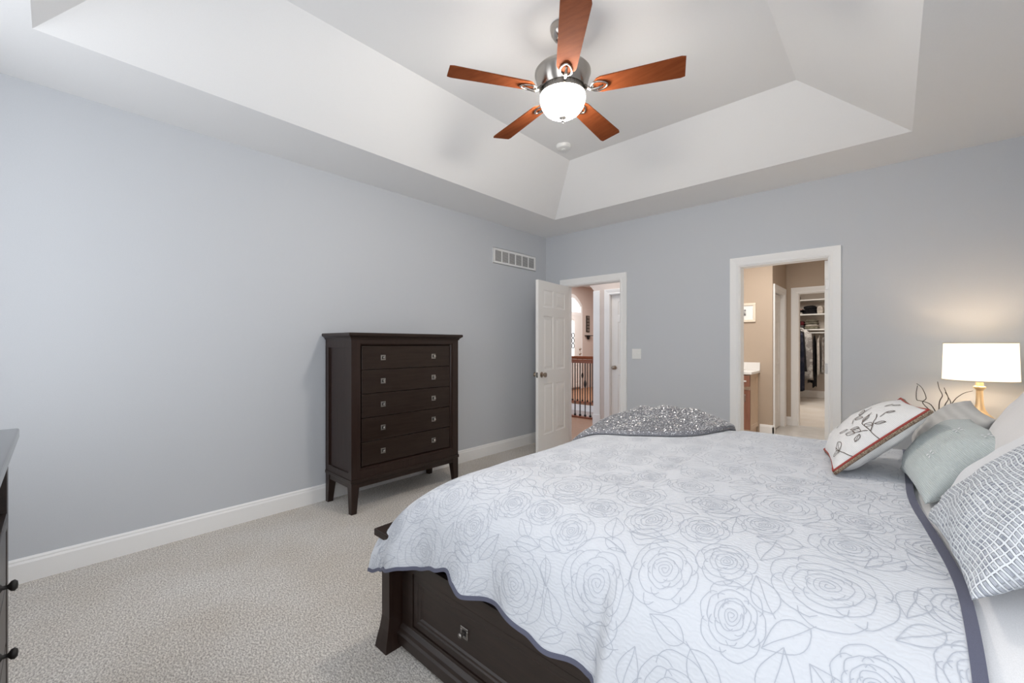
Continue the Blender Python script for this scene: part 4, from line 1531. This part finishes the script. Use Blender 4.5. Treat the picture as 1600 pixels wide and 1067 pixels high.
def pillow(name, nb, fb, nt, T, m, label, T2=None, seed=0, pinch=0.07, pw=0.5, n=44, wr=0.006):
    fr = pillow_frame(nb, fb, nt)
    bm = BM()
    uv = bm.loops.layers.uv.new('UVMap')
    T2 = T2 or T
    top, bot = {}, {}
    for i in range(n + 1):
        for j in range(n + 1):
            a = math.sin((i / n - 0.5) * math.pi); b = math.sin((j / n - 0.5) * math.pi)
            edge = i in (0, n) or j in (0, n)
            top[i, j] = bm.verts.new(pillow_pt(fr, a, b, 1, T, pinch, pw, seed, wr))
            bot[i, j] = top[i, j] if edge else bm.verts.new(pillow_pt(fr, a, b, -1, T2, pinch, pw, seed + 50, wr))
    lw, le = fr[1].length, fr[2].length
    for d, flip in ((top, False), (bot, True)):
        for i in range(n):
            for j in range(n):
                ks = [(i, j), (i + 1, j), (i + 1, j + 1), (i, j + 1)]
                if flip:
                    ks = ks[::-1]
                try:
                    f = bm.faces.new([d[k] for k in ks])
                except ValueError:
                    continue
                f.smooth = True
                for lp, k in zip(f.loops, ks):
                    lp[uv].uv = (math.sin((k[0] / n - 0.5) * math.pi) * lw / 2, math.sin((k[1] / n - 0.5) * math.pi) * le / 2)
    o = obj(name, bm, m)
    tag(o, label, 'pillow', 'pillows at the head of the bed')
    return o, fr


def absorb(o, bm, m):
    """add surface decoration (world coordinates) to a top-level mesh as a further material"""
    o.data.materials.append(m)
    k = len(o.data.materials) - 1
    base = bmesh.new()
    base.from_mesh(o.data)
    merge(base, bm, None, k)
    base.to_mesh(o.data)
    base.free()


def rib_mat(name, c, scale, bump=0.4, axis='X'):
    m = mat(name, c, 0.9, spec=0.15, sheen=0.15)
    nt, N, L, b = nodes(m)
    v = coord(nt, 'UV')
    w = N.new('ShaderNodeTexWave'); w.bands_direction = axis
    w.inputs['Scale'].default_value = scale; w.inputs['Distortion'].default_value = 1.5; w.inputs['Detail'].default_value = 1; w.inputs['Detail Scale'].default_value = 3
    L.new(v, w.inputs['Vector'])
    r = N.new('ShaderNodeValToRGB')
    r.color_ramp.elements[0].color = (*[x * 0.86 for x in c], 1); r.color_ramp.elements[1].color = (*c, 1)
    L.new(w.outputs['Fac'], r.inputs['Fac']); L.new(r.outputs['Color'], b.inputs['Base Color'])
    bp = N.new('ShaderNodeBump'); bp.inputs['Strength'].default_value = bump; bp.inputs['Distance'].default_value = 0.002
    L.new(w.outputs['Fac'], bp.inputs['Height']); L.new(bp.outputs['Normal'], b.inputs['Normal'])
    return m


def knit_mat():
    m = mat('open_knit', (0.5, 0.52, 0.56), 0.9, spec=0.1)
    nt, N, L, b = nodes(m)
    v = coord(nt, 'UV')
    n = N.new('ShaderNodeTexNoise'); n.inputs['Scale'].default_value = 9; n.inputs['Detail'].default_value = 2
    L.new(v, n.inputs['Vector'])
    mx = N.new('ShaderNodeMixRGB'); mx.inputs['Fac'].default_value = 0.035
    L.new(v, mx.inputs[1]); L.new(n.outputs['Color'], mx.inputs[2])
    outs = []
    for axis, sc in (('X', 24.0), ('Y', 30.0)):
        w = N.new('ShaderNodeTexWave'); w.bands_direction = axis
        w.inputs['Scale'].default_value = sc; w.inputs['Distortion'].default_value = 0.6; w.inputs['Detail'].default_value = 1
        L.new(mx.outputs[0], w.inputs['Vector'])
        r = N.new('ShaderNodeValToRGB')
        r.color_ramp.elements[0].position = 0.78 if axis == 'X' else 0.5; r.color_ramp.elements[1].position = 0.92 if axis == 'X' else 0.78
        L.new(w.outputs['Fac'], r.inputs['Fac'])
        outs.append(r.outputs['Color'])
    mxx = N.new('ShaderNodeMath'); mxx.operation = 'MAXIMUM'
    L.new(outs[0], mxx.inputs[0]); L.new(outs[1], mxx.inputs[1])
    n2 = N.new('ShaderNodeTexNoise'); n2.inputs['Scale'].default_value = 68; n2.inputs['Detail'].default_value = 2
    L.new(v, n2.inputs['Vector'])
    r2 = N.new('ShaderNodeValToRGB')
    r2.color_ramp.elements[0].position = 0.35; r2.color_ramp.elements[1].position = 0.65
    r2.color_ramp.elements[0].color = (0.27, 0.29, 0.34, 1); r2.color_ramp.elements[1].color = (0.60, 0.62, 0.66, 1)
    L.new(n2.outputs['Fac'], r2.inputs['Fac'])
    cm = N.new('ShaderNodeMixRGB')
    L.new(mxx.outputs[0], cm.inputs['Fac'])
    L.new(r2.outputs['Color'], cm.inputs[1]); cm.inputs[2].default_value = (0.74, 0.77, 0.80, 1)
    L.new(cm.outputs[0], b.inputs['Base Color'])
    bp = N.new('ShaderNodeBump'); bp.inputs['Strength'].default_value = 0.9; bp.inputs['Distance'].default_value = 0.006
    L.new(mxx.outputs[0], bp.inputs['Height']); L.new(bp.outputs['Normal'], b.inputs['Normal'])
    return m


M['emb'] = rib_mat('cream_ribbed_cloth', (0.74, 0.73, 0.72), 60, 0.15, 'Y')
M['sage'] = rib_mat('sage_ribbed_cloth', (0.53, 0.575, 0.57), 55, 0.5, 'Y')
M['taupe'] = rib_mat('taupe_striped_cloth', (0.58, 0.57, 0.55), 9, 0.25, 'Y')
M['whitepil'] = fabric('white_pillow_cloth', (0.74, 0.745, 0.76), bump=0.12)
M['shampil'] = fabric('pale_sham_cloth', (0.72, 0.70, 0.69), bump=0.12)
M['knit'] = knit_mat()
M['brown'] = mat('brown_thread', (0.10, 0.075, 0.06), 0.9)
M['braid'] = add_noise(mat('gold_brown_braid', (0.3, 0.2, 0.12), 0.9), (0.12, 0.075, 0.05), (0.36, 0.28, 0.20), 260, lo=0.4, hi=0.6, bump=0.6, dist=0.002)
M['redcord'] = mat('red_cord', (0.32, 0.05, 0.04), 0.8)

# 1 embroidered cushion
P1 = dict(nb=(3.335, -2.46, 0.795), fb=(3.265, -2.04, 0.79), nt=(3.605, -2.375, 1.055))
o1, f1 = pillow('embroidered_cushion', T=0.085, T2=0.075, m=M['emb'], label='cream cushion embroidered with leafy branches and red-brown braid, frontmost', seed=1, **P1)


def on_front(fr, u, v, T, seed, lift=0.0015, pinch=0.07, wr=0.006):
    return pillow_pt(fr, u, v, 1, T, pinch, 0.5, seed, wr) + fr[3] * lift


bm = BM()


def emb_line(pts, wd):
    prev = None
    P = [on_front(f1, a, b, 0.085, 1) for a, b in pts]
    for i, p in enumerate(P):
        a, b = pts[i]
        n = (on_front(f1, a + 0.01, b, 0.085, 1) - p).cross(on_front(f1, a, b + 0.01, 0.085, 1) - p).normalized()
        d = (P[min(i + 1, len(P) - 1)] - P[max(i - 1, 0)]).normalized()
        sd = d.cross(n) * (wd[i] if isinstance(wd, list) else wd)
        if n.dot(f1[3]) < 0:
            n = -n
        cur = [bm.verts.new(p + sd + n * 0.001), bm.verts.new(p - sd + n * 0.001)]
        if prev:
            bm.faces.new([prev[0], prev[1], cur[1], cur[0]])
        prev = cur


def emb_leaf(a, b, ang, ln):
    for sg in (-1, 1):
        emb_line([(a + ln * f * math.cos(ang) - sg * ln * 0.28 * math.sin(math.pi * f) * math.sin(ang), b + ln * f * math.sin(ang) + sg * ln * 0.28 * math.sin(math.pi * f) * math.cos(ang)) for f in [q / 8 for q in range(9)]], 0.0014)
    emb_line([(a + ln * f * math.cos(ang), b + ln * f * math.sin(ang)) for f in [q / 5 for q in range(6)]], [0.001, 0.003, 0.005, 0.005, 0.003, 0.001])


# in pillow coordinates a = far(+1)/near(-1) across, b = bottom(-1)..top(+1)
def emb_path(pts, wd):
    out = []
    for i in range(len(pts) - 1):
        for q in range(5):
            f = q / 5
            p0 = pts[max(i - 1, 0)]; p1 = pts[i]; p2 = pts[i + 1]; p3 = pts[min(i + 2, len(pts) - 1)]
            out.append(tuple(0.5 * (2 * p1[c] + (p2[c] - p0[c]) * f + (2 * p0[c] - 5 * p1[c] + 4 * p2[c] - p3[c]) * f * f + (3 * p1[c] - p0[c] - 3 * p2[c] + p3[c]) * f ** 3) for c in (0, 1)))
    out.append(pts[-1])
    emb_line(out, wd)


def emb_leaf2(a, b, k=0.22):
    da, db = b[0] - a[0], b[1] - a[1]
    # widths are judged on the cloth, where the surface climbs steeply near the side seam
    st = 0.55
    for sg in (-1, 1):
        emb_line([(a[0] + da * f - sg * st * k * db * math.sin(math.pi * f), a[1] + db * f + sg * k / st * da * math.sin(math.pi * f)) for f in [q / 8 for q in range(9)]], 0.0012)
    emb_line([(a[0] + da * f, a[1] + db * f) for f in (0, 0.3, 0.6, 0.9)], 0.0008)


for pts in ([(-0.995, -0.54), (-0.96, -0.585), (-0.79, -0.66), (-0.61, -0.68)],
            [(-0.995, 0.04), (-0.92, 0.03), (-0.77, 0.04), (-0.57, 0.03), (-0.51, 0.06), (-0.45, 0.2), (-0.42, 0.32)],
            [(-0.8, 0.01), (-0.75, -0.04), (-0.72, -0.1)], [(-0.84, 0.04), (-0.76, 0.14), (-0.68, 0.21), (-0.63, 0.3), (-0.56, 0.36)],
            [(-0.66, 0.36), (-0.65, 0.43), (-0.64, 0.5)], [(-0.36, -0.1), (-0.26, -0.02), (-0.28, 0.1), (-0.24, 0.24), (-0.2, 0.4)]):
    emb_path(pts, 0.0014)
for a_, b_ in (((-0.78, -0.66), (-0.56, -0.57)), ((-0.80, -0.68), (-0.66, -0.83)), ((-0.69, -0.20), (-0.54, -0.33)), ((-0.72, -0.10), (-0.57, -0.18)), ((-0.76, -0.15), (-0.86, -0.31)),
               ((-0.75, 0.14), (-0.59, 0.06)), ((-0.74, 0.19), (-0.82, 0.36)), ((-0.64, 0.50), (-0.71, 0.63)), ((-0.51, 0.06), (-0.43, 0.26)), ((-0.28, 0.0), (-0.40, 0.13)),
               ((-0.26, 0.12), (-0.14, 0.26)), ((-0.50, -0.21), (-0.61, -0.06)), ((-0.30, -0.42), (-0.42, -0.25)), ((-0.38, 0.58), (-0.36, 0.74)), ((-0.44, 0.70), (-0.52, 0.80)),
               ((0.1, -0.4), (0.2, -0.2)), ((0.2, 0.1), (0.4, 0.2)), ((0.3, -0.1), (0.5, -0.25)), ((0.15, 0.5), (0.35, 0.6))):
    emb_leaf2(a_, b_)
absorb(o1, bm, M['brown'])
loopn = 40
per = [(-1, -1 + 2 * k / loopn) for k in range(loopn)] + [(-1 + 2 * k / loopn, 1) for k in range(loopn)] + [(1, 1 - 2 * k / loopn) for k in range(loopn)] + [(1 - 2 * k / loopn, -1) for k in range(loopn)]
bm = BM(); tube(bm, [pillow_pt(f1, a, b, 1, 0.085, seed=1) - f1[3] * 0.003 for a, b in per], 0.0075, 8, closed=True); obj('braid', bm, M['braid'], o1, label='golden brown braided edge')
bm = BM(); tube(bm, [pillow_pt(f1, a, b, 1, 0.085, seed=1) + f1[3] * 0.006 for a, b in per], 0.004, 6, closed=True); obj('red_cord', bm, M['redcord'], o1, label='thin red cord along the edge')

# 2 sage cushion
P2 = dict(nb=(3.58, -2.68, 0.795), fb=(3.525, -2.20, 0.79), nt=(3.79, -2.51, 1.0))
o2, f2 = pillow('sage_cushion', T=0.085, T2=0.07, m=M['sage'], label='ribbed sage green cushion with small white stitched flowers', seed=2, **P2)
bm = BM()
for (a, b) in ((-0.55, -0.25), (-0.35, 0.5), (0.35, -0.2), (0.5, 0.55), (-0.8, 0.75)):
    c = pillow_pt(f2, a, b, 1, 0.085, seed=2)
    e1 = (pillow_pt(f2, a + .02, b, 1, 0.085, seed=2) - c).normalized(); e2 = (pillow_pt(f2, a, b + .02, 1, 0.085, seed=2) - c).normalized()
    for k in range(4):
        an = math.pi / 4 + k * math.pi / 2
        d = e1 * math.cos(an) + e2 * math.sin(an); s_ = e1 * -math.sin(an) + e2 * math.cos(an)
        bm.faces.new([bm.verts.new(c + f2[3] * 0.003 + d * r + s_ * w) for r, w in ((0.004, 0), (0.011, 0.0035), (0.017, 0.002), (0.017, -0.002), (0.011, -0.0035))])
absorb(o2, bm, M['whitepil'])

# 3 taupe striped pillow behind the sage one, 4 white pillow behind it
pillow('striped_pillow', nb=(3.60, -2.12, 0.785), fb=(3.575, -1.66, 0.81), nt=(3.80, -2.06, 1.005), T=0.085, m=M['taupe'], label='taupe striped pillow behind the sage cushion, below the lamp', seed=3)
# 5 white pillow between sage and knit, 6 knit cushion
pillow('white_pillow', nb=(3.69, -3.26, 0.83), fb=(3.615, -2.655, 0.82), nt=(4.01, -3.19, 1.13), T=0.09, m=M['whitepil'], label='white pillow sandwiched between the knit cushion and sage cushion', seed=5)
pillow('knit_cushion', nb=(3.62, -3.32, 0.80), fb=(3.58, -2.84, 0.80), nt=(3.95, -3.25, 1.105), T=0.095, T2=0.06, m=M['knit'], label='large grey and white open-knit cushion nearest the camera', seed=6, wr=0.009)
pillow('sham_pillow', nb=(3.755, -2.82, 0.82), fb=(3.715, -2.20, 0.82), nt=(3.955, -2.82, 1.22), T=0.07, m=M['shampil'], label='pale sham pillow standing at the back right, against the headboard', seed=7)

# ------------------------------------------------------------------ nightstand, lamp, twigs
NX0, NX1, NY0, NY1, NZ = 3.67, 4.17, -0.62, -0.08, 0.77
t = thing('nightstand', 'dark wood nightstand hidden behind the pillows, under the lamp', 'nightstand', ((NX0 + NX1) / 2, -0.37, 0))
bm = BM(); box(bm, (NX0 + 0.02, NY0 + 0.02, 0.14), (NX1, NY1 - 0.02, NZ - 0.03)); obj('carcass', bm, M['espresso'], t)
bm = BM(); box(bm, (NX0 - 0.01, NY0, NZ - 0.03), (NX1, NY1, NZ), 0.005); obj('top', bm, M['espresso'], t)
for k in range(2):
    bm = BM(); box(bm, (NX0 + 0.003, NY0 + 0.05, 0.18 + k * 0.25), (NX0 + 0.03, NY1 - 0.05, 0.41 + k * 0.25), 0.003); obj('drawer', bm, M['espresso'], t)
for x in (NX0 + 0.02, NX1 - 0.06):
    for y in (NY0 + 0.02, NY1 - 0.06):
        bm = BM(); box(bm, (x, y, 0), (x + 0.04, y + 0.04, 0.14)); obj('leg', bm, M['espresso'], t)

LX, LY = 3.93, -0.35
M['shade'] = mat('lamp_shade_linen', (0.85, 0.78, 0.66), 0.8, emit=(1.0, 0.86, 0.64), emit_s=1.15)
M['brassy'] = mat('warm_gilt_metal', (0.72, 0.55, 0.34), 0.38, 0.55)
t = thing('table_lamp', 'lit table lamp with cream drum shade and gilt stem by right wall', 'lamp', (LX, LY, NZ))
bm = BM()
lathe(bm, [(0.177, 1.055), (0.170, 1.308)], (LX, LY, 0), 64, cap=False)
lathe(bm, [(0.174, 1.055), (0.167, 1.308)], (LX, LY, 0), 64, cap=False)
sh = obj('lamp_shade', bm, M['shade'], t, smooth=True)
bm = BM()
for rr, zz in ((0.1765, 1.057), (0.1695, 1.306)):
    tube(bm, [(LX + rr * math.cos(a), LY + rr * math.sin(a), zz) for a in [2 * math.pi * k / 64 for k in range(64)]], 0.0035, 6, closed=True)
obj('shade_trim', bm, mat('shade_trim_cloth', (0.8, 0.72, 0.6), 0.8), sh)
bm = BM(); lathe(bm, [(r_, NZ + z_) for r_, z_ in ((0.0, 0), (0.070, 0), (0.074, 0.012), (0.067, 0.03), (0.064, 0.036), (0.067, 0.040), (0.061, 0.046), (0.041, 0.066), (0.027, 0.092), (0.0195, 0.127), (0.017, 0.17), (0.0165, 0.215), (0.018, 0.221), (0.029, 0.236), (0.030, 0.243), (0.019, 0.25), (0.019, 0.28), (0.014, 0.285), (0.014, 0.318), (0.0, 0.32))], (LX, LY, 0), 36)
obj('lamp_base', bm, M['brassy'], t, smooth=True, auto=40)
bm = BM(); lathe(bm, [(0.0, 1.09), (0.014, 1.092), (0.016, 1.12), (0.028, 1.15), (0.03, 1.175), (0.02, 1.20), (0.0, 1.206)], (LX, LY, 0), 24)
obj('bulb', bm, mat('bulb_glass', (0.9, 0.9, 0.85), 0.4, emit=(1.0, 0.78, 0.56), emit_s=85.0), t, smooth=True)

t = thing('twig_vase', 'dark curly twigs sticking up behind the taupe striped pillow', 'twigs', (3.74, -0.35, NZ))
bm = BM(); lathe(bm, [(0, NZ), (0.030, NZ), (0.038, NZ + 0.018), (0.030, NZ + 0.034), (0.020, NZ + 0.042), (0.022, NZ + 0.046), (0.018, NZ + 0.044), (0.016, NZ + 0.03), (0, NZ + 0.012)], (3.74, -0.35, 0), 24); obj('vase', bm, M['iron'], t, smooth=True)
TW = [[(3.735, .79), (3.66, .875), (3.676, .915), (3.655, .985), (3.628, 1.015)],
      [(3.735, .79), (3.70, .87), (3.65, .893), (3.628, .90), (3.626, .95), (3.632, 1.0)],
      [(3.74, .79), (3.742, .894), (3.756, .94), (3.742, .985), (3.733, 1.035)],
      [(3.745, .79), (3.77, .88), (3.785, .92), (3.774, .965), (3.765, .995)],
      [(3.75, .79), (3.80, .885), (3.822, .925), (3.86, .965), (3.90, .983)],
      [(3.745, .79), (3.795, .88), (3.785, .93), (3.77, .963)]]
for k, tw in enumerate(TW):
    bm = BM()
    P = []
    for i in range(len(tw) - 1):
        for q in range(5):
            f = q / 5
            p0 = tw[max(i - 1, 0)]; p1 = tw[i]; p2 = tw[i + 1]; p3 = tw[min(i + 2, len(tw) - 1)]
            c = [0.5 * (2 * p1[a] + (p2[a] - p0[a]) * f + (2 * p0[a] - 5 * p1[a] + 4 * p2[a] - p3[a]) * f * f + (3 * p1[a] - p0[a] - 3 * p2[a] + p3[a]) * f ** 3) for a in (0, 1)]
            P.append((c[0], -0.35 + 0.006 * math.sin(i * 1.7 + k), c[1]))
    P.append((tw[-1][0], -0.35, tw[-1][1]))
    tube(bm, P, [0.0032 - 0.0014 * i / len(P) for i in range(len(P))], 6)
    obj('twig', bm, mat('twig_bark', (0.05, 0.045, 0.045), 0.8) if k == 0 else bpy.data.materials['twig_bark'], t)
